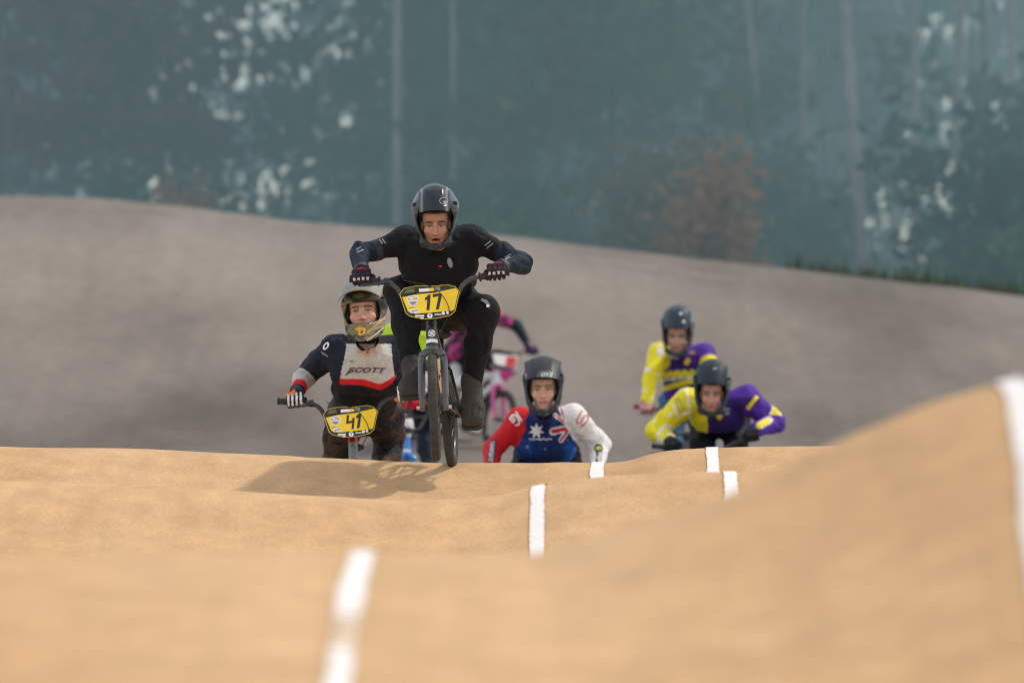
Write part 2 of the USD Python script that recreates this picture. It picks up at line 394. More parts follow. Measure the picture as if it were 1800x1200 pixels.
def shrub_proto(name, seed, h, w, nleaf, leaf_mat, leaf=0.12, plume=False):
    rng = np.random.default_rng(seed)
    root = stage.CreateClassPrim(f'/World/Looks/{name}')
    root.SetTypeName('Xform')
    parts, cents = [], []
    for k in range(9):
        a = rng.uniform(0, 2 * np.pi)
        rr = w * rng.uniform(0.1, 0.8)
        top = np.array([math.cos(a) * rr, math.sin(a) * rr, h * rng.uniform(0.45, 1.0)])
        parts.append(stick([[0, 0, -0.2], top * [0.4, 0.4, 0.5], top], [0.03, 0.022, 0.008], 5))
        m = nleaf // 9
        t = rng.uniform(0.2, 1.0, (m, 1))
        cents.append(top * np.hstack([t, t, t]) + rng.normal(size=(m, 3)) * [w * 0.2, w * 0.2, h * 0.07])
    usdkit.mesh(stage, f'/World/Looks/{name}/stem', join(parts), M['bark_dark'], smooth=60)
    usdkit.mesh(stage, f'/World/Looks/{name}/foliage', quads(np.vstack(cents), leaf, rng, 0.5), M[leaf_mat])
    return root.GetPath()


def place(name, proto, loc, rot, sc, label, cat, group, tilt=0.0):
    x = UsdGeom.Xform.Define(stage, path_for(name))
    x.GetPrim().GetReferences().AddInternalReference(proto)
    x.AddTranslateOp().Set(Gf.Vec3d(*map(float, loc)))
    if tilt:
        x.AddRotateYOp().Set(float(tilt))
    x.AddRotateZOp().Set(float(rot))
    x.AddScaleOp().Set(Gf.Vec3f(*map(float, sc)))
    x.GetPrim().SetInstanceable(True)
    return tag(x.GetPrim(), label, cat, group)


P_TALL = [tree_proto(f'tall_tree_{k}', 10 + k, 19 + k, 0.085, 0.16, 2.3, 2600, 'leaf_green', 'bark_pale', clumps=70) for k in range(2)]
P_DENSE = [tree_proto(f'dense_tree_{k}', 30 + k, 15 + 2 * k, 0.10, 0.04, 2.7, 3800, 'leaf_dark' if k else 'leaf_green', 'bark_dark', clumps=90) for k in range(3)]
P_BARE = [tree_proto(f'bare_tree_{k}', 50 + k, 20, 0.075, 0.30, 1.6, 1000, 'leaf_purple', 'bark_pale' if k else 'bark_dark', clumps=34) for k in range(2)]
P_PURP = [tree_proto(f'grey_tree_{k}', 60 + k, 14 + k, 0.075, 0.05, 2.0, 2300, 'leaf_purple', 'bark_dark', clumps=70) for k in range(2)]
P_LEAN = tree_proto('leaning_tree', 71, 20, 0.095, 0.45, 2.2, 2000, 'leaf_green', 'bark_pale', lean=-0.075, clumps=50)
P_POLE = tree_proto('pole_tree', 72, 21, 0.09, 0.62, 1.8, 1200, 'leaf_green', 'bark_pale', clumps=36)
P_BUSH = [shrub_proto('bush_green_0', 81, 2.2, 1.3, 1800, 'leaf_green'), shrub_proto('bush_dark_0', 82, 2.8, 1.5, 2200, 'leaf_dark')]
P_ORANGE = [shrub_proto('bush_orange_0', 83, 2.6, 0.95, 1100, 'leaf_orange', 0.10), shrub_proto('bush_brown_0', 84, 3.4, 1.5, 2400, 'leaf_brown', 0.11)]
P_REDT = tree_proto('red_tree_0', 91, 9, 0.07, 0.35, 1.7, 1500, 'leaf_red', 'bark_dark', clumps=40)
P_OLIVE = tree_proto('olive_tree_0', 92, 13, 0.085, 0.15, 2.2, 2600, 'leaf_olive', 'bark_dark', clumps=70)
P_RED = shrub_proto('bush_red_0', 85, 1.8, 1.0, 900, 'leaf_red', 0.10)


def on_ground(u, d):
    x = (u - 900) * 1e-4 * d
    return x, d, height_at(x, d) - 0.05


rng = np.random.default_rng(2024)
THIN = [(20, 120), (370, 190), (610, 150), (1650, 110)]   # directions where the forest is thinner and the sky shows through
GAPS = [(20, 60), (375, 55), (640, 45), (570, 45), (1640, 40), (1685, 35)]   # openings in the forest (directions where fewer trees stand far back)
FOREST = 'trees of the hazy forest behind the berm'
count = 0
for k in range(140):
    d = 80 + 100 * rng.uniform(0, 1) ** 1.0
    u = rng.uniform(-450, 2250)
    if any(abs(u - g) < w for g, w in THIN) and rng.uniform() < 0.72:
        continue
    sc = rng.uniform(0.8, 1.2)
    left = u < 420
    q = rng.uniform()
    if left:
        if q < 0.55:
            p, lab, nm = P_PURP[k % 2], 'hazy grey-purple thin-leaved tree among the crowded trunks at the forest left', 'grey_tree'
        elif q < 0.75:
            p, lab, nm = P_BARE[k % 2], 'bare slim trunk with sparse grey leaves in the hazy forest behind the berm', 'bare_tree'
        else:
            p, lab, nm = P_DENSE[1], 'dense dark blue-green tree with low branches in the hazy forest', 'dense_tree'
    else:
        if q < 0.36:
            p, lab, nm = P_DENSE[k % 3], 'dense dark blue-green tree with low branches in the hazy forest', 'dense_tree'
        elif q < 0.74:
            p, lab, nm = P_TALL[k % 2], 'tall pale-trunked tree with green crown in the hazy forest behind the berm', 'tall_tree'
        else:
            p, lab, nm = P_BARE[k % 2], 'bare slim trunk with sparse grey leaves in the hazy forest behind the berm', 'bare_tree'
    place(nm, p, on_ground(u, d), rng.uniform(0, 360), (sc, sc, sc * rng.uniform(0.9, 1.1)), lab, 'tree', FOREST + ', ' + nm.replace('_', ' '))
    count += 1
for k in range(90):
    d = 70 + 60 * rng.uniform()
    u = rng.uniform(-300, 2100)
    if any(abs(u - g) < w for g, w in GAPS) or (1070 < u < 1350 and d < 100):
        continue
    sc = rng.uniform(0.7, 1.3)
    q = rng.uniform()
    p, nm, lab = (P_BUSH[0], 'green_bush', 'low green bush in the hazy undergrowth behind the berm') if q < 0.5 else (P_BUSH[1], 'dark_bush', 'dark leafy bush in the hazy undergrowth behind the berm')
    if u < 500 and q > 0.7:
        p, nm, lab = P_RED, 'red_bush', 'low dull red bush in the undergrowth at the forest left'
    place(nm, p, on_ground(u, d), rng.uniform(0, 360), (sc,) * 3, lab, 'bush', 'undergrowth of the hazy forest, ' + nm.replace('_', ' '))
# the trees and bushes one can point at
place('leaning_tree', P_LEAN, on_ground(1530, 76), 8, (1, 1, 1), 'pale slender tree leaning left behind the right end of the berm', 'tree', None)
place('pole_tree', P_POLE, on_ground(698, 78), 40, (1, 1, 1), 'straight pale trunk rising behind the black helmet, left of the two', 'tree', None)
place('pole_tree', P_POLE, on_ground(793, 78), 120, (0.62, 0.62, 1), 'thinner straight trunk rising just above the black helmet, right of the two', 'tree', None)
for u, d, s, lab in ((1688, 78, 0.75, 'straight pale trunk right of the leaning tree, near the right end of the berm'), (1605, 79, 0.62, 'slim straight trunk just right of the leaning tree'),
                     (1782, 77, 0.66, 'pale trunk at the right edge of the photo'), (1415, 79, 0.5, 'thin pale trunk just left of the leaning tree'), (1335, 80, 0.6, 'thin trunk behind the tall orange bush'),
                     (1300, 82, 0.5, 'thin distant trunk left of the trunk behind the orange bush')):
    place('pole_tree', P_POLE, on_ground(u, d), u, (s, s, 1), lab, 'tree', None)
for u, d, s, p, lab in ((1262, 71, 0.95, 0, 'brightest orange bush behind the middle of the berm'), (1200, 72, 0.85, 0, 'small orange bush at the left foot of the brightest orange bush'), (1318, 71, 0.50, 0, 'smallest orange bush at the right foot of the brightest one'),
                        (1180, 74, 0.86, 1, 'tall brown bush left of the orange bushes'), (1105, 76, 0.62, 1, 'low brown bush left of the tall brown bush'), (1788, 76, 0.85, 0, 'orange-brown bush at the right edge behind the berm'),
                        (345, 73, 0.85, 0, 'brown-orange bush above the berm crest at the left')):
    place('orange_bush', P_ORANGE[p], on_ground(u, d), u, (s, s, s * 1.15), lab, 'bush', None)
for u, d, s, lab in ((70, 78, 1.0, 'dull red-leaved tree at the far left of the forest'), (165, 80, 1.0, 'dull red-leaved tree second from the left of the forest'), (290, 81, 0.95, 'dull red-leaved tree right of the two other red ones')):
    place('red_tree', P_REDT, on_ground(u, d), u, (s, s, s), lab, 'tree', None)
for u, d, s, lab in ((985, 79, 1.0, 'olive green tree behind the middle of the berm'), (1090, 80, 1.05, 'olive green tree behind the tall brown bush'), (905, 81, 0.95, 'olive green tree just right of the black helmet, farther back')):
    place('olive_tree', P_OLIVE, on_ground(u, d), u, (s, s, s), lab, 'tree', None)
for k, u in enumerate((42, 110, 152, 236, 258, 322, 431, 560, 1012, 1128, 1208, 1368, 1455, 1660, 1742)):
    d = 77 + (k * 7) % 15
    s = 0.5 + 0.35 * ((k * 5) % 7) / 7
    place('slim_trunk', P_BARE[0] if u < 560 else P_BARE[1], on_ground(u, d), 40 * k, (s, s, 1.0), 'bare slim trunk at the front edge of the forest, crown out of sight', 'tree', 'slim trunks along the front edge of the forest', ((k * 37) % 11 - 5) * 0.9)
# grass along the back rim of the berm at the right
gr = np.random.default_rng(5)
gv = []
for k in range(5200):
    u = 1380 + 900 * gr.uniform() ** 0.8
    d = gr.uniform(61.6, 64.5)
    gv.append(on_ground(u, d))
gv = np.array(gv) + [0, 0, 0.05]
hgt = gr.uniform(0.06, 0.22, (len(gv), 1)) * (0.5 + gr.uniform(size=(len(gv), 1)))
ax = gr.normal(size=(len(gv), 3)) * [1, 1, 0]; ax /= np.linalg.norm(ax, axis=1, keepdims=True)
tipo = gr.normal(size=(len(gv), 3)) * [0.05, 0.05, 0]
V = np.stack([gv - ax * 0.012, gv + ax * 0.012, gv + tipo + hgt * [0, 0, 1]], 1).reshape(-1, 3)
obj('grass', (V, np.arange(len(V)).reshape(-1, 3)), 'grass_blade', kind='stuff', label='rough green grass along the back rim of the berm at the right', cat='grass')

# ------------------------------------------------------------------ the smoke that hangs in the forest
hz = trimesh.creation.box(bounds=[[-260, 62.9, -3.2], [260, 97, 24.0]])
M['smoke'] = usdkit.material(stage, '/World/Looks/smoke_air', {'v': ('principled_volume', {'color': (0.60, 0.93, 1.0), 'density': 0.031, 'anisotropy': 0.0})}, [], volume='v.volume')
obj('smoke', hz, 'smoke', kind='stuff', label='thin blue smoke hanging between the trees behind the berm', cat='smoke')
# ------------------------------------------------------------------ distance-field modelling for bodies, clothes, helmets, hands
class Field:
    def __init__(self, lo, hi, h):
        self.h = h
        self.lo = np.asarray(lo, float)
        n = np.ceil((np.asarray(hi, float) - self.lo) / h).astype(int) + 1
        self.ax = [self.lo[k] + h * np.arange(n[k]) for k in range(3)]
        self.v = np.full(tuple(n), 9.0, np.float32)

    def box(self, lo, hi):
        s = []
        for k in range(3):
            a = int(np.clip(np.floor((lo[k] - self.lo[k]) / self.h), 0, self.v.shape[k]))
            b = int(np.clip(np.ceil((hi[k] - self.lo[k]) / self.h) + 1, 0, self.v.shape[k]))
            s.append(slice(a, b))
        s = tuple(s)
        g = np.meshgrid(*(self.ax[k][s[k]] for k in range(3)), indexing='ij')
        return s, np.stack(g, -1).astype(np.float32)

    def _put(self, s, d, k, sub):
        a = self.v[s]
        if sub:
            d = -d
            if k > 0:
                q = np.maximum(k - np.abs(a - d), 0) / k
                self.v[s] = np.maximum(a, d) + q * q * k / 4
            else:
                self.v[s] = np.maximum(a, d)
        elif k > 0:
            q = np.maximum(k - np.abs(a - d), 0) / k
            self.v[s] = np.minimum(a, d) - q * q * k / 4
        else:
            self.v[s] = np.minimum(a, d)

    def cap(self, a, b, ra, rb=None, k=0.02, sub=False):
        a, b = np.asarray(a, float), np.asarray(b, float)
        rb = ra if rb is None else rb
        m = max(ra, rb) + k + 3 * self.h
        s, P = self.box(np.minimum(a, b) - m, np.maximum(a, b) + m)
        if P.size == 0:
            return self
        ab = (b - a).astype(np.float32)
        t = np.clip(((P - a.astype(np.float32)) @ ab) / max(float(ab @ ab), 1e-9), 0, 1)
        d = np.linalg.norm(P - a.astype(np.float32) - t[..., None] * ab, axis=-1) - (ra + (rb - ra) * t)
        self._put(s, d, k, sub)
        return self

    def chain(self, pts, rs, k=0.02):
        for i in range(len(pts) - 1):
            self.cap(pts[i], pts[i + 1], rs[i], rs[i + 1], k)
        return self

    def ell(self, c, r, R=None, k=0.02, sub=False):
        c, r = np.asarray(c, float), np.asarray(r, float)
        m = float(r.max()) + k + 3 * self.h
        s, P = self.box(c - m, c + m)
        if P.size == 0:
            return self
        q = P - c.astype(np.float32)
        if R is not None:
            q = q @ np.asarray(R, np.float32)
        q0 = np.linalg.norm(q / r.astype(np.float32), axis=-1)
        q1 = np.linalg.norm(q / (r * r).astype(np.float32), axis=-1)
        d = q0 * (q0 - 1) / np.maximum(q1, 1e-6)
        self._put(s, d, k, sub)
        return self

    def fn(self, lo, hi, f, k=0.0, sub=False):
        s, P = self.box(np.asarray(lo), np.asarray(hi))
        self._put(s, f(P).astype(np.float32), k, sub)
        return self

    def noise(self, amp, freq, seed=0, stretch=(1, 1, 1)):
        near = np.abs(self.v) < amp + 2.5 * self.h
        i = np.argwhere(near)
        P = self.lo + i * self.h
        self.v[near] += (amp * 2 * (meshkit.fbm(P * freq * np.asarray(stretch), 3, seed) - 0.5)).astype(np.float32)
        return self

    def fold(self, amp, freq, seed=0):
        """cloth creases: ridged noise, sharper in the valleys"""
        near = np.abs(self.v) < amp + 2.5 * self.h
        i = np.argwhere(near)
        P = self.lo + i * self.h
        w = meshkit.fbm(P * freq * 0.5, 2, seed + 7)[..., None] * 2.5
        q = np.abs(2 * meshkit.fbm(P * freq * [1.0, 0.8, 0.65] + w, 2, seed) - 1)
        self.v[near] += (amp * (0.35 - q)).astype(np.float32)
        return self

    def mesh(self):
        v, h = self.v, self.h
        ins = v < 0
        c = [ins[i:ins.shape[0] - 1 + i, j:ins.shape[1] - 1 + j, k:ins.shape[2] - 1 + k] for i in (0, 1) for j in (0, 1) for k in (0, 1)]
        tot = sum(x.astype(np.int8) for x in c)
        act = np.argwhere((tot > 0) & (tot < 8))
        idx = np.full(tot.shape, -1, np.int64)
        idx[tuple(act.T)] = np.arange(len(act))
        corner = np.array([(i, j, k) for i in (0, 1) for j in (0, 1) for k in (0, 1)])
        val = np.stack([v[tuple((act + o).T)] for o in corner], 1)
        acc, cnt = np.zeros((len(act), 3)), np.zeros((len(act), 1))
        for a in range(8):
            for b in range(a + 1, 8):
                if np.abs(corner[a] - corner[b]).sum() != 1:
                    continue
                x = (val[:, a] < 0) != (val[:, b] < 0)
                t = np.where(x, val[:, a] / np.where(x, val[:, a] - val[:, b], 1), 0)[:, None]
                acc += x[:, None] * (corner[a] + t * (corner[b] - corner[a]))
                cnt += x[:, None]
        verts = self.lo + h * (act + acc / np.maximum(cnt, 1))
        quads_ = []
        for axis in range(3):
            e = np.zeros(3, int); e[axis] = 1
            u, w = np.zeros(3, int), np.zeros(3, int)
            u[(axis + 1) % 3] = 1; w[(axis + 2) % 3] = 1
            lo_ = [slice(0, n - 1) if k == axis else slice(1, n - 1) for k, n in enumerate(v.shape)]
            hi_ = [slice(1, n) if k == axis else slice(1, n - 1) for k, n in enumerate(v.shape)]
            A, Bv = ins[tuple(lo_)], ins[tuple(hi_)]
            for flip, mask in ((False, A & ~Bv), (True, ~A & Bv)):
                p = np.argwhere(mask)
                if not len(p):
                    continue
                p = p + [0 if k == axis else 1 for k in range(3)]
                q = [idx[tuple((p - a_).T)] for a_ in (u + w, w, 0 * u, u)]
                q = np.stack(q if not flip else q[::-1], 1)
                quads_.append(q)
        q = np.vstack(quads_)
        q = q[(q >= 0).all(1)]
        return verts, np.vstack([q[:, [0, 1, 2]], q[:, [0, 2, 3]]])


def relax(vf, n=2, lam=0.5):
    """smooths away the grid's steps"""
    v, f = vf
    e = np.vstack([f[:, [0, 1]], f[:, [1, 2]], f[:, [2, 0]]])
    import scipy.sparse as sp
    A = sp.coo_matrix((np.ones(2 * len(e)), (np.r_[e[:, 0], e[:, 1]], np.r_[e[:, 1], e[:, 0]])), shape=(len(v), len(v))).tocsr()
    A.data[:] = 1
    dg = np.asarray(A.sum(1)).ravel()
    D = sp.diags(1 / np.maximum(dg, 1))
    for k in range(n):
        v = v + lam * ((D @ (A @ v)) - v)
        v = v - 0.52 * lam * ((D @ (A @ v)) - v)
    return v, f


def unit(v):
    v = np.asarray(v, float)
    return v / np.linalg.norm(v)


def px(p):
    """photograph pixel of points"""
    p = np.asarray(p, float)
    return 900 + p[..., 0] / p[..., 1] * 1e4, 600 - p[..., 2] / p[..., 1] * 1e4


def smooth_line(p, n=8):
    """Catmull-Rom through the points"""
    p = np.asarray(p, float)
    q = np.vstack([2 * p[0] - p[1], p, 2 * p[-1] - p[-2]])
    out = []
    for i in range(1, len(q) - 2):
        for t in np.linspace(0, 1, n, endpoint=False):
            a, b, c, d = q[i - 1], q[i], q[i + 1], q[i + 2]
            out.append(0.5 * (2 * b + (c - a) * t + (2 * a - 5 * b + 4 * c - d) * t * t + (3 * b - a - 3 * c + d) * t ** 3))
    return np.vstack([out, p[-1:]])


def rounded(p, r):
    """polyline whose corners are rounded with short arcs of about radius r"""
    p = np.asarray(p, float)
    out = [p[0]]
    for a, b, c in zip(p[:-2], p[1:-1], p[2:]):
        la, lc = np.linalg.norm(a - b), np.linalg.norm(c - b)
        s = min(r, la * 0.45, lc * 0.45)
        A, C = b + (a - b) / la * s, b + (c - b) / lc * s
        for t in np.linspace(0, 1, 6):
            out.append((1 - t) ** 2 * A + 2 * t * (1 - t) * b + t * t * C)
    return np.vstack([out, p[-1:]])


def flat(shape, size=None):
    """shapely shape -> (v2, f), cut finely so that it can follow a curved surface"""
    vs, fs, n = [], [], 0
    for g in getattr(shape, 'geoms', [shape]):
        if g.is_empty:
            continue
        v, f = trimesh.creation.triangulate_polygon(g, engine='earcut')
        v3 = np.column_stack([v, np.zeros(len(v))])
        if size:
            v3, f = trimesh.remesh.subdivide_to_size(v3, f, size, max_iter=12)
        vs.append(v3[:, :2]); fs.append(f + n); n += len(v3)
    return np.vstack(vs), np.vstack(fs)


def text_flat(text, height, bold=False, slant=0.0, size=None):
    m = meshkit.text_mesh(text, height, 0.01, bold)
    f = m.faces[m.face_normals[:, 2] > 0.5]
    v = np.array(m.vertices)
    if size:
        v, f = trimesh.remesh.subdivide_to_size(v, f, size, max_iter=12)
    v2 = v[:, :2].copy()
    v2[:, 0] += slant * v2[:, 1]
    return v2, np.asarray(f)


class Skin:
    """a printed sheet laid on a garment: photograph pixels -> the first surface that their sight lines meet"""
    def __init__(self, vf):
        self.m = trimesh.Trimesh(np.asarray(vf[0], float), np.asarray(vf[1]), process=False)
        self.t = cKDTree(np.stack(px(self.m.vertices), 1))

    def lay(self, uv, lift=0.004):
        d = np.stack([(uv[:, 0] - 900) * 1e-4, np.ones(len(uv)), (600 - uv[:, 1]) * 1e-4], 1)
        base = self.m.vertices[:, 1].min() - 1.0
        loc, ray, _ = self.m.ray.intersects_location(d * base, d / np.linalg.norm(d, axis=1, keepdims=True), multiple_hits=False)
        y = np.full(len(uv), np.nan)
        y[ray] = loc[:, 1]
        bad = np.isnan(y)
        if bad.all():
            y[:] = self.m.vertices[self.t.query(uv)[1], 1]
        elif bad.any():
            y[bad] = y[~bad][cKDTree(uv[~bad]).query(uv[bad])[1]]
        return d * (y - lift)[:, None]


# ------------------------------------------------------------------ materials of riders and bicycles
painted('cloth', 0.72, 0.2, 0.35, 1400.0, crease=0.55)
painted('skin', 0.5, 0.35, 0.25, 700.0, var=0.11, scale=90)
painted('glove_cloth', 0.8, 0.25, 0.4, 1200.0)
painted('helmet_gloss', 0.2, 0.35, 0.03, 60.0, coat=0.12, var=0.06)
painted('helmet_matte', 0.45, 0.22, 0.05, 300.0, var=0.08)
painted('plate_print', 0.45, 0.4, 0.02, 100.0, var=0.05)
simple('rubber', (0.022, 0.022, 0.023), 0.75, var=0.25, scale=60, bump=0.3, bscale=400)
simple('tyre_dusty', (0.035, 0.032, 0.030), 0.85, var=0.35, scale=25, bump=0.4, bscale=300)
simple('frame_black', (0.018, 0.020, 0.024), 0.28, coat=0.4, var=0.1)
simple('frame_grey', (0.06, 0.065, 0.072), 0.32, coat=0.3, var=0.1)
simple('frame_blue', (0.02, 0.20, 0.55), 0.3, coat=0.4, var=0.08)
simple('frame_white', (0.65, 0.65, 0.66), 0.35, coat=0.3, var=0.08)
simple('frame_pink', (0.55, 0.07, 0.26), 0.4, var=0.1)
simple('frame_green', (0.10, 0.14, 0.13), 0.35, coat=0.3, var=0.15)
simple('anod_red', (0.35, 0.02, 0.02), 0.35, metal=0.6, var=0.1)
simple('alloy', (0.55, 0.55, 0.57), 0.3, metal=1.0, var=0.08)
simple('alloy_dark', (0.05, 0.052, 0.058), 0.35, metal=0.8, var=0.1)
simple('rim_gold', (0.62, 0.52, 0.36), 0.4, metal=0.2, var=0.08)
simple('rim_black', (0.025, 0.025, 0.028), 0.3, metal=0.3, var=0.1)
simple('print_white', (0.75, 0.75, 0.74), 0.6, var=0.06)
simple('print_grey', (0.22, 0.23, 0.25), 0.6, var=0.12)
simple('print_black', (0.014, 0.015, 0.018), 0.55, var=0.1)
simple('print_navy', (0.018, 0.025, 0.065), 0.6, var=0.1)
simple('print_red', (0.55, 0.02, 0.03), 0.6, var=0.08)
simple('print_yellow', (0.80, 0.56, 0.008), 0.45, var=0.05)
simple('print_lime', (0.50, 0.70, 0.05), 0.6, var=0.05)
simple('print_gold', (0.60, 0.33, 0.04), 0.4, var=0.1)
simple('print_olive', (0.10, 0.11, 0.03), 0.5, var=0.4, scale=200)


# ------------------------------------------------------------------ bicycles (local: right s, forward t, up z; rear wheel touches the ground at the origin)
class Bike:
    def __init__(self, O, F, lean, steer=0.0):
        self.O = np.asarray(O, float)
        f = unit(np.asarray(F, float) - self.O)
        u0 = unit(np.array([math.sin(lean), 0, math.cos(lean)]))
        u = unit(u0 - f * (u0 @ f))
        self.f, self.u, self.r = f, u, np.cross(f, u)
        self.steer = steer

    def W(self, p, front=False):
        p = np.asarray(p, float)
        if front and self.steer:
            a = np.array([0, 0.834, 0.54]); ax = unit([0, -0.2756, 0.9613])
            q, c, s = p - a, math.cos(self.steer), math.sin(self.steer)
            p = a + q * c + np.cross(ax, q) * s + np.outer(q @ ax, ax).reshape(q.shape) * (1 - c)
        return self.O + p[..., 0:1] * self.r + p[..., 1:2] * self.f + p[..., 2:3] * self.u


def ring(R, r, t, z, n=56, m=12, flat_=1.0, s0=0.0):
    a, b = np.arange(n) * 2 * np.pi / n, np.arange(m) * 2 * np.pi / m
    A, Bb = np.meshgrid(a, b, indexing='ij')
    rad = R + r * np.cos(Bb) * flat_
    v = np.stack([s0 + r * np.sin(Bb), t + rad * np.cos(A), z + rad * np.sin(A)], -1).reshape(-1, 3)
    i, j = np.meshgrid(np.arange(n), np.arange(m), indexing='ij')
    i2, j2 = (i + 1) % n, (j + 1) % m
    q = np.stack([i * m + j, i2 * m + j, i2 * m + j2, i * m + j2], -1).reshape(-1, 4)
    return v, np.vstack([q[:, [0, 1, 2]], q[:, [0, 2, 3]]])


def slab(poly, mk, thick, z0):
    """flat plate from 2-D outline; mk maps (x, y, depth) to bike-local points"""
    import shapely
    v, f = flat(shapely.Polygon(poly).buffer(0))
    n = len(v)
    # ordered outline for the rim
    ring_ = np.asarray(shapely.Polygon(poly).exterior.coords)[:-1]
    t = cKDTree(v)
    o = t.query(ring_)[1]
    V = np.vstack([np.column_stack([v, np.full(n, z0 + thick)]), np.column_stack([v, np.full(n, z0)])])
    side = []
    for a, b in zip(o, np.roll(o, -1)):
        side += [(a, b, b + n), (a, b + n, a + n)]
    Fc = np.vstack([f, f[:, ::-1] + n, np.array(side)])
    return mk(V), Fc


PLATE = [(-0.136, 0.045), (-0.118, 0.068), (-0.06, 0.076), (0.02, 0.070), (0.085, 0.076), (0.118, 0.066), (0.134, 0.045), (0.112, -0.045), (0.092, -0.064), (0.03, -0.077), (-0.04, -0.077), (-0.095, -0.060), (-0.112, -0.045)]


def make_bike(B, label, frame='frame_black', fork='frame_black', rimm='rim_black', plate=None, grips='rubber', bars='frame_black', crank=0.2, number=None, plate_col='print_yellow', bands=(), far=False, headset='alloy_dark', bar_w=1.0):
    B.bar_w = bar_w
    T = thing('bicycle', label, 'bicycle', B.O)

    def part(name, vf, mat, parent=None, front=False, smooth=50, label=None):
        v, f = vf
        return obj(name, (B.W(v, front) - B.O, f), mat, parent or T, smooth=smooth, label=label)

    zr = 0.25
    st = lambda pts, r, n=10: stick(pts, r, n)
    head_t, head_b = np.array([0, 0.803, 0.645]), np.array([0, 0.834, 0.545])
    bb, seat_c, rear = np.array([0, 0.37, 0.285]), np.array([0, 0.27, 0.515]), np.array([0, 0.0, zr])
    fr = [st([bb, bb + (head_b - bb) * 0.5, head_b + [0, 0, 0.015]], [0.027, 0.029, 0.025], 12), st([seat_c - [0, 0, 0.01], head_t - [0, 0, 0.018]], [0.019, 0.021], 12),
          st([bb, seat_c + [0, -0.012, 0.045]], 0.017), st([head_b, head_t], [0.026, 0.024], 14), st([bb - [0.036, 0, 0], bb + [0.036, 0, 0]], 0.024, 14)]
    for s in (-1, 1):
        fr += [st(rounded([bb + [s * 0.022, -0.02, 0], [s * 0.045, 0.25, 0.268], [s * 0.062, 0.0, zr]], 0.06), 0.0105, 8), st([seat_c + [s * 0.012, 0, -0.02], [s * 0.035, 0.22, 0.46], [s * 0.062, 0.0, zr]], 0.008, 8)]
    frame_p = part('frame', join(fr), frame)
    part('seat_post', st([seat_c, seat_c + [0, -0.03, 0.10]], 0.0135), 'alloy_dark')
    sd = trimesh.creation.icosphere(2)
    sv = np.array(sd.vertices) * [1, 1, 1]
    wdt = np.interp(sv[:, 1], [-1, -0.4, 1], [0.062, 0.055, 0.016])
    part('saddle', (np.column_stack([sv[:, 0] * wdt, 0.235 + sv[:, 1] * 0.12, 0.63 + sv[:, 2] * 0.022 + np.abs(sv[:, 1]) ** 2 * 0.012]), np.array(sd.faces)), 'rubber', smooth=True)
    # fork
    fk = [st([head_b + [0, 0.008, -0.005], head_b + [0, 0.010, -0.022]], [0.028, 0.034], 14)]
    for s in (-1, 1):
        fk.append(st(rounded([head_b + [s * 0.006, 0.010, -0.018], [s * 0.052, 0.858, 0.50], [s * 0.055, 0.93, 0.30], [s * 0.055, 0.948, 0.245]], 0.05), np.array([0.019] * 6 + [0.018] * 4 + [0.013] * 4)[:14], 10))
        fk.append(st([[s * 0.043, 0.95, 0.25], [s * 0.067, 0.95, 0.25]], 0.017, 10))
    part('fork', join(fk), fork, front=True)
    part('headset', st([head_b + [0, 0.004, -0.012], head_b + [0, -0.001, 0.008]], 0.0285, 16), headset, front=True)
    part('headset', st([head_t + [0, 0.002, -0.008], head_t + [0, -0.004, 0.012]], 0.0265, 16), headset, front=True)
    # stem and handlebar
    cl = np.array([0, 0.852, 0.685])
    part('stem', join([st([head_t + [0, -0.003, 0.012], head_t + [0, -0.016, 0.052]], 0.022, 14), st([head_t + [0, -0.010, 0.035], cl], [0.021, 0.019], 12), st([cl - [0.027, 0, 0], cl + [0.027, 0, 0]], 0.020, 12)]), 'alloy_dark', front=True)
    hb = []
    for s in (-1, 1):
        hb.append(st(rounded([cl, cl + [s * 0.085, 0, 0.0], cl + [s * 0.165 * bar_w, -0.022, 0.165], cl + [s * 0.362 * bar_w, -0.062, 0.192]], 0.05), 0.0112, 10))
    hb.append(st([cl + [-0.128, -0.011, 0.088], cl + [0.128, -0.011, 0.088]], 0.0095, 8))
    bar = part('handlebar', join(hb), bars, front=True)
    for s in (-1, 1):
        g0, g1 = cl + [s * 0.235 * bar_w, -0.036, 0.1745], cl + [s * 0.372 * bar_w, -0.064, 0.1935]
        gr_ = [st([g0 + (g1 - g0) * t for t in np.linspace(0, 1, 19)], [0.0165 if k % 2 else 0.0150 for k in range(19)], 12), st([g0, g0 + (g1 - g0) * 0.03], 0.023, 14), st([g1 - (g1 - g0) * 0.03, g1], 0.019, 14)]
        part('grip', join(gr_), grips, bar, front=True)
    lv0 = cl + [0.20, -0.030, 0.170]
    part('brake_lever', join([st([lv0 - [0.012, 0, 0], lv0 + [0.014, 0, 0]], 0.019, 12), st(smooth_line([lv0 + [0, 0.02, -0.006], lv0 + [0.05, 0.055, -0.012], lv0 + [0.12, 0.052, -0.016]], 5), 0.0065, 8)]), 'alloy_dark', bar, front=True)
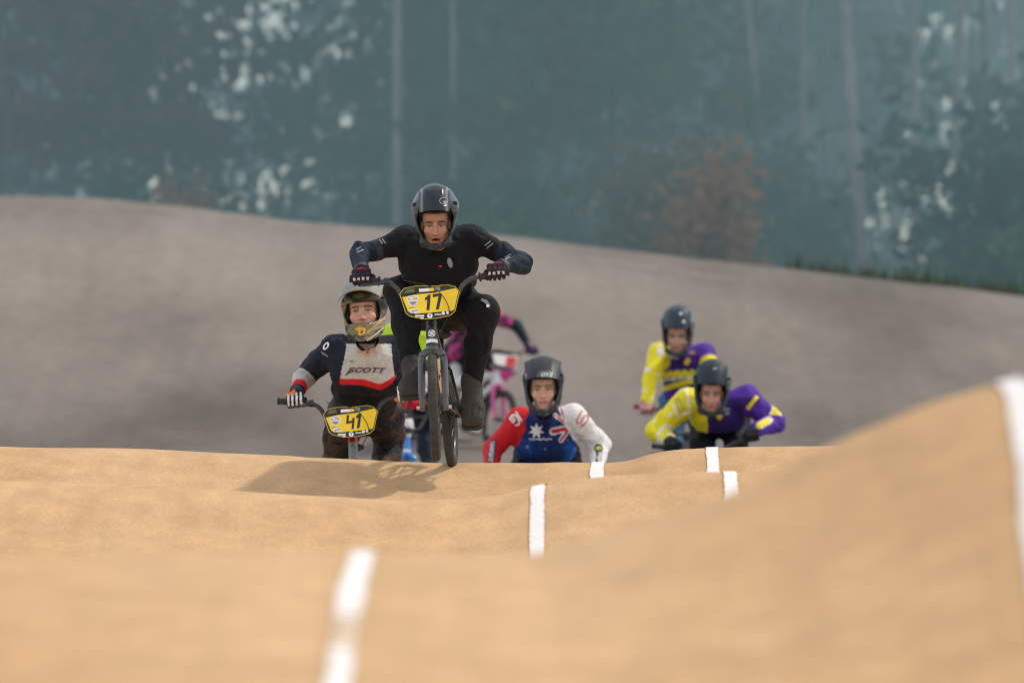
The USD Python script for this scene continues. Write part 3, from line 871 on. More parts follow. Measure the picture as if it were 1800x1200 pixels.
    # wheels
    for t, frn in ((0.95, True), (0.0, False)):
        w = [ring(0.196, 0.0155, t, zr, 56, 8, 0.75), st([[-0.052, t, zr], [0.052, t, zr]], 0.011, 10), st([[-0.028, t, zr], [0.028, t, zr]], 0.022, 14)]
        whl = part('wheel', join(w), rimm, front=frn)
        tr = ring(0.2275, 0.0220, t, zr, 72, 14)
        # shoulder knobs of the tread
        kn = []
        for a in np.arange(60) * 2 * np.pi / 60:
            for s in (-0.010, 0.010):
                R = 0.2468
                c = np.array([s, t + R * math.cos(a + s), zr + R * math.sin(a + s)])
                e1, e2, e3 = np.array([1, 0, 0]), np.array([0, -math.sin(a), math.cos(a)]), np.array([0, math.cos(a), math.sin(a)])
                bx = trimesh.creation.box([0.007, 0.011, 0.003])
                kn.append((np.array(bx.vertices) @ np.stack([e1, e2, e3]) + c, np.array(bx.faces)))
        part('tyre', join([tr] + kn), 'tyre_dusty', whl, front=frn, smooth=40)
        sp = []
        for k in range(28):
            a = k * 2 * np.pi / 28
            s = 1 if k % 2 else -1
            a2 = a + (0.7 if (k // 2) % 2 else -0.7)
            sp.append(st([[s * 0.026, t + 0.022 * math.cos(a2), zr + 0.022 * math.sin(a2)], [s * 0.004, t + 0.19 * math.cos(a), zr + 0.19 * math.sin(a)]], 0.0012, 4))
        tag(part('spokes', join(sp), 'alloy_dark', whl, front=frn), kind='stuff')
        for s in (-1, 1):
            part('axle_nut', st([[s * 0.056, t, zr], [s * 0.082, t, zr]], 0.0095, 6), 'alloy', whl, front=frn)
    # drive
    ca, sa = math.cos(crank), math.sin(crank)
    arms, B.pedals = [st([bb - [0.05, 0, 0], bb + [0.05, 0, 0]], 0.012, 10)], {}
    for s, sg in ((1, 1), (-1, -1)):
        e = bb + [s * 0.072, sg * 0.175 * ca, sg * 0.175 * sa]
        arms.append(st([bb + [s * 0.055, 0, 0], e], [0.016, 0.012], 10))
        B.pedals[s] = e + [s * 0.058, 0, 0]
    cr = part('crankset', join(arms), 'alloy_dark')
    cring = [ring(0.078, 0.004, bb[1], bb[2], 44, 6, 1.0, 0.042)]
    for k in range(5):
        a = k * 2 * np.pi / 5
        cring.append(st([[0.042, bb[1], bb[2]], [0.042, bb[1] + 0.078 * math.cos(a), bb[2] + 0.078 * math.sin(a)]], 0.006, 6))
    part('chainring', join(cring), 'alloy_dark', cr)
    for s in (1, -1):
        p = B.pedals[s]
        bx = []
        for o in ([0, 0.043, 0], [0, -0.043, 0]):
            bx.append(st([p + o + [-0.048, 0, 0], p + o + [0.048, 0, 0]], 0.0075, 8))
        for o in (-0.046, 0.046):
            bx.append(st([p + [o, -0.043, 0], p + [o, 0.043, 0]], 0.0075, 8))
        bx.append(st([p - [s * 0.06, 0, 0], p + [s * 0.04, 0, 0]], 0.009, 8))
        part('pedal', join(bx), 'alloy_dark', cr)
    ch = smooth_line([[0.042, bb[1], bb[2] + 0.078], [0.042, 0.2, 0.325], [0.042, 0.0, zr + 0.034]], 4)
    part('chain', join([stick(ch, 0.004, 4), stick(ch * [1, 1, -1] + [0, 0, 2 * 0.262], 0.004, 4)]), 'alloy_dark')
    part('cog', ring(0.03, 0.004, 0.0, zr, 20, 6, 1.0, 0.042), 'alloy_dark')
    # number plate tied to the bars
    if plate:
        c0 = cl + [0, 0.030, 0.062]
        tilt = math.radians(-12)

        def mk(q):
            x, y, d = q[:, 0], q[:, 1], q[:, 2]
            d = d - 0.5 * x * x
            return np.stack([-x, c0[1] + d * math.cos(tilt) + y * math.sin(tilt), c0[2] + y * math.cos(tilt) - d * math.sin(tilt)], 1) * [1, 1, 1]

        def stickon(name, v2, f, mat, layer, par):
            return part(name, (mk(np.column_stack([v2, np.full(len(v2), 0.004 + 0.0009 * layer)])), f), mat, par, front=True, smooth=False)

        import shapely
        P = shapely.Polygon(PLATE).buffer(0.006)
        pl = part('number_plate', slab(list(P.exterior.coords)[:-1], mk, 0.004, 0.0), 'print_black', front=True, smooth=30)
        yel = shapely.Polygon([(-0.130, 0.030), (-0.055, 0.040), (0.02, 0.043), (0.122, 0.063), (0.134, 0.048), (0.112, -0.040), (0.104, -0.046), (0.02, -0.052), (-0.07, -0.055), (-0.104, -0.042)])
        stickon('plate_face', *flat(yel, 0.03), plate_col, 1, pl)
        if number == 'red':
            stickon('red_patch', *flat(shapely.Polygon([(0.01, 0.03), (0.12, 0.05), (0.105, -0.04), (0.0, -0.05)]), 0.03), 'print_red', 2, pl)
        elif number:
            if number == '41':
                dg = ([shapely.Polygon([(-0.020, 0.034), (-0.008, 0.036), (-0.013, 0.002), (0.006, 0.004), (0.009, 0.018), (0.020, 0.020), (0.012, -0.040), (0.000, -0.041), (0.005, -0.008), (-0.026, -0.012)]),
                                        shapely.Polygon([(0.027, 0.026), (0.043, 0.040), (0.056, 0.042), (0.042, -0.037), (0.028, -0.038), (0.039, 0.018), (0.028, 0.014)])])
            else:
                dg = ([shapely.Polygon([(-0.024, 0.018), (-0.006, 0.034), (0.004, 0.035), (-0.004, -0.040), (-0.018, -0.041), (-0.012, 0.014), (-0.022, 0.006)]),
                                        shapely.Polygon([(0.014, 0.037), (0.056, 0.040), (0.056, 0.030), (0.040, -0.038), (0.026, -0.039), (0.041, 0.026), (0.014, 0.021)])])
            for q in dg:
                stickon('digit', *flat(q, 0.02), 'print_black', 2, pl)
            sh = shapely.Polygon([(-0.105, 0.030), (-0.086, 0.036), (-0.060, 0.033), (-0.053, 0.020), (-0.055, 0.002), (-0.066, -0.012), (-0.080, -0.020), (-0.098, -0.009), (-0.107, 0.008)])
            stickon('shield_badge', *flat(sh, 0.02), 'print_white', 2, pl)
            stickon('shield_crest', *flat(sh.buffer(-0.006), 0.02), 'print_grey', 3, pl)
            stickon('shield_bar', *flat(shapely.box(-0.100, 0.005, -0.058, 0.013), 0.02), 'print_white', 4, pl)
            stickon('shield_top', *flat(shapely.union_all([shapely.box(-0.096, 0.017, -0.079, 0.026)]), 0.02), 'print_white', 4, pl)
            stickon('shield_corner', *flat(shapely.box(-0.078, 0.017, -0.064, 0.026), 0.02), 'print_yellow', 4, pl)
            stickon('sponsor_label', *flat(shapely.box(-0.094, -0.050, -0.052, -0.030), 0.02), 'print_white', 2, pl)
            stickon('sponsor_mark', *flat(shapely.Polygon([(-0.090, -0.039), (-0.056, -0.034), (-0.056, -0.040), (-0.090, -0.045)]), 0.02), 'print_grey', 3, pl)
            stickon('slash_mark', *flat(shapely.Polygon([(-0.100, -0.027), (-0.078, -0.019), (-0.080, -0.023), (-0.100, -0.029)]), 0.02), 'print_black', 2, pl)
            stickon('top_sticker', *flat(shapely.box(-0.050, 0.050, 0.000, 0.066), 0.02), 'print_white', 2, pl)
            stickon('top_sticker', *flat(shapely.box(0.001, 0.051, 0.020, 0.067), 0.02), 'print_yellow', 2, pl)
            stickon('top_sticker', *flat(shapely.box(0.022, 0.053, 0.050, 0.070), 0.02), 'print_grey', 2, pl)
            stickon('olive_patch', *flat(shapely.Polygon([(-0.122, 0.046), (-0.108, 0.066), (-0.072, 0.070), (-0.070, 0.050)]), 0.02), 'print_olive', 2, pl)
            for q in ((-0.072, -0.070, -0.030, -0.062), (0.018, -0.066, 0.050, -0.060), (-0.05, -0.079, -0.032, -0.073)):
                stickon('bottom_sticker', *flat(shapely.box(*q), 0.02), 'print_white', 2, pl)
            for q in ((0.060, -0.058), (0.080, -0.055)):
                stickon('sponsor_dot', *flat(shapely.Point(*q).buffer(0.008), 0.02), 'print_white', 2, pl)
            stickon('round_badge', *flat(shapely.Point(-0.003, -0.068).buffer(0.0125), 0.02), 'print_white', 3, pl)
            stickon('round_badge_mark', *flat(shapely.union_all([shapely.box(-0.0045, -0.074, -0.001, -0.062), shapely.box(-0.008, -0.064, 0.003, -0.061)]), 0.02), 'print_navy', 4, pl)
            stickon('plate_rim', *flat(P.buffer(-0.0005).difference(P.buffer(-0.0028)), 0.03), 'print_yellow', 1, pl)
            cable = smooth_line([cl + [0.12, 0.0, 0.17], cl + [-0.0, 0.055, 0.135], cl + [-0.04, 0.058, 0.110], cl + [-0.078, 0.052, 0.055], cl + [-0.085, 0.040, 0.0], cl + [-0.04, -0.01, -0.08]], 6)
            part('brake_cable', stick(cable, 0.0024, 6), 'rubber', bar, front=True)
    for (nm, shp, mat, lab) in bands:
        part(nm, shp, mat, frame_p, front=True, label=lab)
    B.T, B.cl = T, cl
    return T


def head_band(z0, z1, grow=0.0015):
    a, b = np.array([0, 0.834, 0.545]), np.array([0, 0.803, 0.645])
    p0, p1 = a + (b - a) * z0, a + (b - a) * z1
    return stick([p0, p1], 0.0265 + grow, 18)
# ------------------------------------------------------------------ people
def solve_joint(A, C, l1, l2, u, v, d0):
    """the elbow or knee on the sight line through pixel (u, v) whose limb lengths fit best"""
    best = None
    for d in np.linspace(d0 - 0.5, d0 + 0.5, 201):
        B = at(u, v, d)
        e = (np.linalg.norm(B - A) - l1) ** 2 + (np.linalg.norm(B - C) - l2) ** 2
        if best is None or e < best[0]:
            best = (e, B)
    return best[1]


def head_basis(yaw, pitch, roll):
    """columns: image-right, face-forward, up; yaw > 0 turns towards the image's right, pitch > 0 looks down"""
    f = np.array([math.sin(yaw) * math.cos(pitch), -math.cos(yaw) * math.cos(pitch), -math.sin(pitch)])
    up = unit(np.array([math.sin(roll), 0, math.cos(roll)]))
    up = unit(up - f * (up @ f))
    return np.stack([np.cross(up, f), f, up], 1)


FACE_X = 1.0


def build_head(skin_c, brow=True, mouth_open=0.0, h=0.0034, hair=None):
    """head and neck in head coordinates (x to image right, y forward, z up; origin between the ears at eye level) -> (v, f, colours)"""
    F = Field([-0.09, -0.115, -0.21], [0.09, 0.125, 0.135], h)
    F.ell([0, -0.012, 0.035], [0.073, 0.095, 0.090], k=0)
    F.ell([0, 0.030, -0.045], [0.058, 0.062, 0.075], k=0.03)
    F.ell([0, 0.062, -0.098], [0.026, 0.024, 0.022], k=0.03)          # chin
    for s in (-1, 1):
        F.ell([s * 0.038, 0.062, -0.030], [0.024, 0.022, 0.022], k=0.02)   # cheek
        F.cap([s * 0.014, 0.088, 0.016], [s * 0.046, 0.070, 0.014], 0.008, 0.007, 0.012)  # brow ridge
        F.ell([s * 0.031, 0.094, -0.001], [0.017, 0.016, 0.011], k=0.012, sub=True)       # eye socket
        F.ell([s * 0.031, 0.070, -0.002], [0.0155, 0.0125, 0.0125], k=0.003)              # eyeball and lids
        F.ell([s * 0.074, -0.006, -0.012], [0.010, 0.020, 0.030], k=0.006)                # ear
        F.ell([s * 0.012, 0.097, -0.042], [0.008, 0.009, 0.007], k=0.006)                 # nostril wing
    F.cap([0, 0.086, 0.008], [0, 0.107, -0.038], 0.008, 0.010, 0.010)                    # nose
    F.ell([0, 0.089, -0.066], [0.023, 0.008, 0.0065], k=0.005)                           # lips
    F.ell([0, 0.089, -0.079 - 0.4 * mouth_open], [0.020, 0.008, 0.007], k=0.005)
    if mouth_open:
        F.ell([0, 0.098, -0.072 - 0.2 * mouth_open], [0.017, 0.022, 0.004 + mouth_open * 0.45], k=0.003, sub=True)
    F.cap([0, -0.025, -0.05], [0, -0.045, -0.095], 0.052, 0.050, 0.03)                       # nape
    v, f = relax(F.mesh(), 1)
    x, y, z = v.T
    c = np.tile(skin_c, (len(v), 1))
    ax = np.abs(x)
    flush = np.clip(1 - ((ax - 0.040) / 0.022) ** 2 - ((z + 0.035) / 0.022) ** 2, 0, 1)[:, None] * (y > 0.03)[:, None]
    c = c * (1 + flush * np.array([0.10, -0.14, -0.14]))
    c = np.where((((ax < 0.016) & (np.abs(z + 0.038) < 0.012) & (y > 0.092)))[:, None], c * [1.05, 0.88, 0.86], c)
    eye = ((ax - 0.031) / 0.0135) ** 2 + ((z + 0.002) / 0.0042) ** 2 < 1
    iris = ((ax - 0.031) / 0.0065) ** 2 + ((z + 0.002) / 0.0068) ** 2 < 1
    lid = (((ax - 0.031) / 0.0175) ** 2 + ((z - 0.002) / 0.0095) ** 2 < 1) & ~eye
    front = y > 0.045
    c = np.where((lid & front)[:, None], c * [0.52, 0.42, 0.38], c)
    c = np.where((eye & front)[:, None], np.array([0.30, 0.26, 0.24]), c)
    c = np.where((eye & iris & front)[:, None], np.array([0.035, 0.025, 0.02]), c)
    if brow:
        b = (np.abs(z - 0.020 + 3.0 * (ax - 0.032) ** 2 * 5) < 0.0046) & (ax > 0.012) & (ax < 0.052) & front
        c = np.where(b[:, None], np.array(hair if hair is not None else (0.05, 0.03, 0.02)), c)
    lip = ((x / 0.024) ** 2 + ((z + 0.072 + 0.2 * mouth_open) / (0.0135 + 0.3 * mouth_open)) ** 2 < 1) & (y > 0.075)
    c = np.where(lip[:, None], c * [0.92, 0.55, 0.55], c)
    seam = (ax < 0.020) & (np.abs(z + 0.0725 + 0.2 * mouth_open) < 0.0022 + 0.4 * mouth_open) & (y > 0.06)
    c = np.where(seam[:, None], np.array([0.05, 0.015, 0.012]), c)
    if hair is not None:
        hm = (z > 0.062 - 0.3 * np.clip(-y, 0, 1) - 0.0) & (y < 0.078) | ((y < -0.02) & (z > -0.06))
        c = np.where(hm[:, None], np.asarray(hair), c)
    return v, f, c


PORT = np.array([(-0.080, 0.055), (-0.092, 0.0), (-0.084, -0.045), (-0.062, -0.086), (-0.028, -0.114), (0.028, -0.114), (0.062, -0.086), (0.084, -0.045), (0.092, 0.0), (0.080, 0.055)])


def build_helmet(h=0.0044, port=1.0, chin_fwd=0.0, port_low=0.0, tall=0.0):
    F = Field([-0.14, -0.19, -0.21], [0.14, 0.23, 0.20], h)
    F.ell([0, -0.018, 0.045], [0.116, 0.146, 0.126 + tall], k=0)
    F.ell([0, 0.022 + chin_fwd * 0.5, -0.060], [0.101, 0.152 + chin_fwd * 0.5, 0.112], k=0.05)
    F.cap([-0.085, -0.05, 0.05], [-0.085, 0.045, 0.06], 0.030, 0.026, 0.03).cap([0.085, -0.05, 0.05], [0.085, 0.045, 0.06], 0.030, 0.026, 0.03)
    # chin guard pushed forward to a soft keel
    F.cap([-0.060, 0.115 + chin_fwd * 0.6, -0.122], [0, 0.150 + chin_fwd, -0.140], 0.022, 0.027, 0.03).cap([0.060, 0.115 + chin_fwd * 0.6, -0.122], [0, 0.150 + chin_fwd, -0.140], 0.022, 0.027, 0.03)
    F.ell([0, -0.018, 0.040], [0.094, 0.120, 0.104], k=0.0, sub=True)
    F.ell([0, 0.018, -0.075], [0.083, 0.124, 0.150], k=0.01, sub=True)
    P = PORT * [port, 1]
    P[:, 1] = np.maximum(P[:, 1], -0.114 + port_low)

    def prism(p):
        q = p[..., [0, 2]]
        d = np.full(q.shape[:-1], -9.0, np.float32)
        for a, b in zip(P, np.roll(P, -1, 0)):
            e = b - a
            nrm = np.array([-e[1], e[0]]) / np.hypot(*e)   # outward for this winding
            d = np.maximum(d, -((q - a) @ nrm))
        return np.maximum(d, 0.02 - p[..., 1])
    F.fn([-0.14, -0.01, -0.15], [0.14, 0.23, 0.09], prism, 0.012, sub=True)
    F.fn([-0.14, -0.19, -0.21], [0.14, 0.23, -0.05], lambda p: p[..., 2] + 0.105 + 0.25 * np.clip(p[..., 1], -0.1, 0.3), 0.008, sub=True)
    # vents
    for s in (-1, 1):
        F.cap([s * 0.020, 0.178 + chin_fwd, -0.136], [s * 0.042, 0.158 + chin_fwd, -0.130], 0.008, 0.007, 0.004, sub=True)
        F.cap([s * 0.105, 0.035, 0.068], [s * 0.098, 0.065, 0.074], 0.012, 0.009, 0.004, sub=True)
    return relax(F.mesh(), 1)


def build_peak(w0, w1, root, tip, camber=0.02, thick=0.0055, n=26, m=14, notch=0.0):
    """curved visor: from the root line (y, z) on the brow to the tip line"""
    s, t = np.meshgrid(np.linspace(-1, 1, n), np.linspace(0, 1, m), indexing='ij')
    w = w0 + (w1 - w0) * t
    x = s * w * np.sqrt(np.clip(1 - 0.10 * t * s * s, 0, 1))
    y = root[0] + (tip[0] - root[0]) * t - 0.045 * s ** 2 * (1 - 0.45 * t) - 0.02 * t * s ** 4
    z = root[1] + (tip[1] - root[1]) * t - camber * s ** 2 + 0.012 * np.sin(np.pi * t) - notch * np.abs(s) ** 3 * t
    z = z + 0.006 * np.exp(-((np.abs(s) - 0.55) / 0.12) ** 2) * (1 - t)
    top = np.stack([x, y, z], -1).reshape(-1, 3)
    bot = top + [0, -0.002, -thick]
    i, j = np.meshgrid(np.arange(n - 1), np.arange(m - 1), indexing='ij')
    a = (i * m + j).ravel()
    q = np.stack([a, a + m, a + m + 1, a + 1], 1)
    N = n * m
    loop = [k * m for k in range(n)] + [(n - 1) * m + k for k in range(1, m)] + [k * m + m - 1 for k in range(n - 2, -1, -1)] + [k for k in range(m - 2, 0, -1)]
    side = np.array([(p, r, r + N, p + N) for p, r in zip(loop, loop[1:] + loop[:1])])
    q = np.vstack([q[:, ::-1], q + N, side])
    return np.vstack([top, bot]), np.vstack([q[:, [0, 1, 2]], q[:, [0, 2, 3]]])


def hand_field(G, inn, f, u, wrist, h=0.0042):
    """a gloved hand closed on a grip; inn: along the grip towards the bicycle's middle"""
    F = Field(G - 0.115, G + 0.115, h)
    P = lambda a, b, c: G + inn * a + f * b + u * c
    offs = [0.033, 0.011, -0.011, -0.032]
    ln = [0.95, 1.05, 1.0, 0.85]
    for o, L in zip(offs, ln):
        m, p, d, t = P(o, 0.004, 0.037 * 1), P(o * 1.03, 0.036 * L, 0.014), P(o * 1.03, 0.030 * L, -0.014 * L), P(o, 0.004, -0.024 * L)
        F.chain([m, p, d, t], [0.0118, 0.0105, 0.0098, 0.0088], 0.005)
        F.cap(m, P(o * 0.75, -0.045, 0.034), 0.0125, 0.015, 0.012)
    F.chain([P(0.018, -0.060, 0.026), P(0.050, -0.026, 0.012), P(0.052, 0.004, -0.012), P(0.044, 0.026, -0.022)], [0.016, 0.0135, 0.0115, 0.0095], 0.006)
    w = wrist
    F.cap(P(0.0, -0.045, 0.030), w, 0.027, 0.030, 0.02)
    return F.noise(0.0012, 70, 3)


def rider(spec):
    B, S = spec['bike'], spec.get('size', 1.0)
    hh = spec.get('voxel', 0.008)
    root = B.O + B.f * 0.37
    T = thing('person', spec['label'], 'person', root)

    def part(name, vf, mat, parent=None, colors=None, smooth=True, label=None):
        return obj(name, (np.asarray(vf[0]) - root, vf[1]), mat, parent or T, smooth=smooth, colors=colors, label=label)

    Hd = at(*spec['head'])
    R = head_basis(*[math.radians(a) for a in spec['look']])
    hs = spec.get('head_size', 1.0)
    up = np.array([0, 0, 1.0])
    N, C, P = at(*spec['neck']), at(*spec['chest']), at(*spec['pelvis'])
    SL, SR = at(*spec['shL']), at(*spec['shR'])          # L is the left side of the picture
    cl = B.cl
    hg = spec.get('grip_at', (0.305, 0.305))
    hands, wrists = [], []
    for s, g in ((1, hg[0]), (-1, hg[1])):
        G = B.W((cl + np.array([s * g, -0.036 - 0.028 * (g - 0.235) / 0.137, 0.1745 + 0.019 * (g - 0.235) / 0.137]))[None], True)[0]
        hands.append(G)
    if 'handL' in spec:
        hands[0] = at(*spec['handL'])
    if 'handR' in spec:
        hands[1] = at(*spec['handR'])
    ul, fl, tl, sl = 0.285 * S, 0.25 * S, 0.405 * S, 0.40 * S
    elb = []
    for k, (Sh, G, key) in enumerate(((SL, hands[0], 'elL'), (SR, hands[1], 'elR'))):
        E = solve_joint(Sh, G - B.f * 0.05 + B.u * 0.03, ul, fl + 0.02, *spec[key], (Sh[1] + G[1]) / 2)
        toE = unit(E - G)
        wd = unit(0.65 * toE - 0.55 * B.f + 0.25 * B.u)
        wrists.append(G + wd * 0.078 + B.u * 0.012)
        elb.append(E)
    feet, ankles, knees, hips, ff, fu = [], [], [], [], [], []
    lat = unit(np.cross(B.f, up))
    for k, s in enumerate((1, -1)):
        ped = B.W(B.pedals[s][None])[0]
        feet.append(ped)
        th = math.radians(spec.get('foot_pitch', (12, 12))[k])
        ff.append(B.f * math.cos(th) - B.u * math.sin(th)); fu.append(B.u * math.cos(th) + B.f * math.sin(th))
        ankles.append(ped - ff[k] * 0.09 + fu[k] * 0.115)
        hips.append(P + lat * s * 0.085)
        kk = spec[('knL', 'knR')[k]]
        knees.append(solve_joint(hips[k], ankles[k], tl, sl, *kk, ped[1] - 0.1))
    # ---- body: one mesh
    hv, hf, hc = build_head(np.asarray(spec['skin']), mouth_open=spec.get('mouth', 0.0), h=spec.get('face_voxel', 0.0034), hair=spec.get('hair', (0.04, 0.025, 0.018)))
    hv = Hd + (hv * hs * np.array(spec.get('face', (1, 1, 1)))) @ R.T
    lo = np.min([SL, SR, P, *knees, *ankles, *wrists, *feet, *elb], 0) - 0.2
    hi = np.max([SL, SR, P, *knees, *ankles, *wrists, *feet, *elb, N], 0) + 0.2
    F = Field(lo, hi, 0.014)
    F.chain([P, (P + C) / 2, C, N], [0.075, 0.072, 0.08, 0.05], 0.04)
    F.cap(Hd + R @ np.array([0, -0.035, -0.075]) * hs, N, 0.050, 0.052, 0.03)
    F.cap(SL, SR, 0.045, 0.045, 0.04)
    for k, Sh in enumerate((SL, SR)):
        F.chain([Sh, elb[k], wrists[k]], [0.042, 0.034, 0.024], 0.03)
        F.cap(wrists[k], hands[k] + B.u * 0.02, 0.024, 0.022, 0.02)
        F.chain([hips[k], knees[k], ankles[k]], [0.07, 0.046, 0.034], 0.03)
        F.cap(ankles[k], feet[k] + ff[k] * 0.06 + fu[k] * 0.045, 0.034, 0.026, 0.02)
    bv, bf = F.mesh()
    part('body', join([(hv, hf), (bv, bf)]), 'skin', colors=np.vstack([hc, np.tile(spec['skin'], (len(bv), 1))]))
    # ---- jersey
    J = Field(np.min([SL, SR, P, C, *elb, *wrists], 0) - 0.2, np.max([SL, SR, P, C, N, *elb, *wrists], 0) + 0.2, hh)
    wx = unit(SR - SL)
    tw = spec.get('torso', 1.0)
    for s in (-1, 1):
        o = wx * s * 0.062 * tw
        J.chain([P + o * 1.0 + (C - P) * spec.get('hem', 0.12), P + (C - P) * 0.5 + o * 0.95, C + o * 1.15, (C + N) / 2 + o * 0.9], [0.098 * tw, 0.100 * tw, 0.108 * tw, 0.085], 0.05)
    J.cap(C, N - unit(N - C) * 0.012, 0.11 * tw, 0.062, 0.05)
    J.cap(SL, SR, 0.066, 0.066, 0.05)
    slv = spec.get('sleeve', 1.0)
    for k, Sh in enumerate((SL, SR)):
        J.cap(C + (Sh - C) * 0.55, Sh, 0.085, 0.064 * slv, 0.05)
        J.chain([Sh, elb[k]], [0.064 * slv, 0.053 * slv], 0.03)
        J.chain([elb[k], elb[k] + (wrists[k] - elb[k]) * 0.93], [0.053 * slv, 0.038 * slv], 0.02)
    nk = Hd + R @ np.array([0, -0.04, -0.10]) * hs
    J.cap(N, N + (nk - N) * spec.get('collar', 0.75), 0.066, 0.060, 0.03)
    J.cap(N + (nk - N) * (spec.get('collar', 0.75) - 0.05), nk + (nk - N) * 0.8, 0.048, 0.060, 0.006, sub=True)   # neck opening
    J.fold(spec.get('fold', 0.016) * 1.7, 9.0, spec.get('seed', 1))
    J.noise(0.003, 40, 5)
    jv, jf = relax(J.mesh(), 1)
    # where each point lies on the sleeves
    side = np.where(np.linalg.norm(jv - SL, axis=1) < np.linalg.norm(jv - SR, axis=1), 0, 1)

    def seg(p, a, b):
        t = np.clip((p - a) @ (b - a) / ((b - a) @ (b - a)), 0, 1)
        return np.linalg.norm(p - a - t[:, None] * (b - a), axis=1), t
    arm_t, is_arm, sd = np.zeros(len(jv)), np.zeros(len(jv), bool), np.zeros(len(jv), int)
    best = np.full(len(jv), 9.0)
    for k, Sh in enumerate((SL, SR)):
        d1, t1 = seg(jv, Sh, elb[k]); d2, t2 = seg(jv, elb[k], wrists[k])
        d, t = np.minimum(d1, d2), np.where(d1 <= d2, t1, 1 + t2)
        closer = d < best
        arm_t, sd, best = np.where(closer, t, arm_t), np.where(closer, k, sd), np.minimum(best, d)
    dt = np.minimum(seg(jv, P, C)[0], seg(jv, C, N)[0])
    is_arm = (best < 0.095) & ((arm_t > 0.12) | (best < dt - 0.03)) & (best < dt)
    u, v = px(jv)
    info = dict(p=jv, u=u, v=v, t=arm_t, arm=is_arm, side=sd)
    jer = part('jersey', (jv, jf), 'cloth', colors=spec['jersey'](info))
    sk = Skin((jv, jf))
    for nm, v2, f2, mat, lift in spec.get('prints', lambda: [])():
        part(nm, (sk.lay(v2, lift), f2), mat, jer, smooth=False)
    # ---- trousers
    Tr = Field(np.min([P, *knees, *ankles], 0) - 0.2, np.max([P, *knees, *ankles], 0) + 0.2, hh * 1.1)
    leg = spec.get('leg', 1.0)
    Tr.cap(hips[0], hips[1], 0.112, 0.112, 0.04)
    Tr.cap(P, P + (C - P) * 0.22, 0.105, 0.10, 0.05)
    for k in range(2):
        Tr.chain([hips[k], knees[k]], [0.105 * leg, 0.076 * leg], 0.04)
        Tr.chain([knees[k], knees[k] + (ankles[k] - knees[k]) * 0.45, ankles[k] - fu[k] * 0.012], [0.076 * leg, 0.064 * leg, 0.052 * leg], 0.03)
    Tr.fold(0.022, 10.0, spec.get('seed', 1) + 40)
    tv, tf = relax(Tr.mesh(), 1)
    d0, t0 = seg(tv, hips[0], knees[0]); d1, t1 = seg(tv, knees[0], ankles[0]); d2, t2 = seg(tv, hips[1], knees[1]); d3, t3 = seg(tv, knees[1], ankles[1])
    best = np.argmin(np.stack([d0, d1, d2, d3]), 0)
    lt = np.choose(best, [t0, 1 + t1, t2, 1 + t3])
    u, v = px(tv)
    trs = part('trousers', (tv, tf), 'cloth', colors=spec['trousers'](dict(p=tv, u=u, v=v, t=lt, side=best // 2)))
    for nm, v2, f2, mat, lift in spec.get('leg_prints', lambda: [])():
        part(nm, (Skin((tv, tf)).lay(v2, lift), f2), mat, trs, smooth=False)
    # ---- gloves
    for k, s in enumerate((1, -1)):
        inn = -B.r * s
        Hh = hand_field(hands[k], inn, B.f, B.u, wrists[k], spec.get('hand_voxel', 0.0044))
        gv, gf = relax(Hh.mesh(), 1)
        q = gv - hands[k]
        part('glove', (gv, gf), 'glove_cloth', colors=spec['glove'](dict(a=q @ inn, b=q @ B.f, c=q @ B.u, side=k, w=np.linalg.norm(gv - wrists[k], axis=1))))
        cuff = stick([wrists[k] + unit(elb[k] - wrists[k]) * -0.005, wrists[k] + unit(elb[k] - wrists[k]) * 0.026], [0.036, 0.038], 18)
        part('cuff', cuff, spec.get('cuff', 'print_black'), smooth=40)
    # ---- shoes
    for k in range(2):
        f_, u_ = ff[k], fu[k]
        p = feet[k] + u_ * 0.012
        Sh = Field(p - 0.24, p + 0.24, 0.006)
        toe, heel = p + f_ * 0.085, p - f_ * 0.12
        for s in (-1, 1):
            o = B.r * s * 0.018
            Sh.chain([heel + u_ * 0.040 + o * 0.7, p + u_ * 0.038 + f_ * 0.02 + o * 1.2, toe + u_ * 0.030 + o], [0.034, 0.038, 0.033], 0.02)
        Sh.chain([heel + u_ * 0.06, ankles[k] + u_ * 0.030], [0.040, 0.046], 0.03)
        Sh.cap(ankles[k] + f_ * 0.02, toe + u_ * 0.040 - f_ * 0.03, 0.044, 0.030, 0.03)
        for q in (0.0, 0.02, 0.04, 0.06):                                   # laces
            c_ = ankles[k] + (toe + u_ * 0.062 - f_ * 0.03 - ankles[k]) * (0.35 + q * 8) + u_ * 0.022
            Sh.cap(c_ - B.r * 0.02, c_ + B.r * 0.02, 0.006, 0.006, 0.004)
        sv, sf = relax(Sh.mesh(), 1)
        hgt = (sv - p) @ u_
        sv = sv + np.outer(np.clip(0.002 - hgt, 0, None), u_)
        shoe = part('shoe', (sv, sf), 'cloth', colors=spec['shoe'](dict(h=hgt, a=(sv - p) @ f_, s=(sv - p) @ B.r, side=k)))
        so = Field(p - 0.2, p + 0.2, 0.006)
        for s in (-1, 1):
            o = B.r * s * 0.020
            so.chain([heel + o * 0.8 + u_ * 0.004, p + o * 1.2 + u_ * 0.004, toe + o * 1.0 + u_ * 0.004 + f_ * 0.006], [0.030, 0.034, 0.032], 0.015)
        ov, of = so.mesh()
        hgt = (ov - p) @ u_
        ov = ov - np.outer(hgt, u_) + np.outer(np.clip(hgt, -0.008, 0.012), u_)
        part('sole', (ov, of), 'rubber', shoe, smooth=50)
    # ---- helmet
    hp = spec['helmet']
    ev, ef = build_helmet(hp.get('h', 0.0044), hp.get('port', 1.0), hp.get('chin', 0.0), hp.get('low', 0.0), hp.get('tall', 0.0))
    hz_ = hs * hp.get('scale', 0.95)
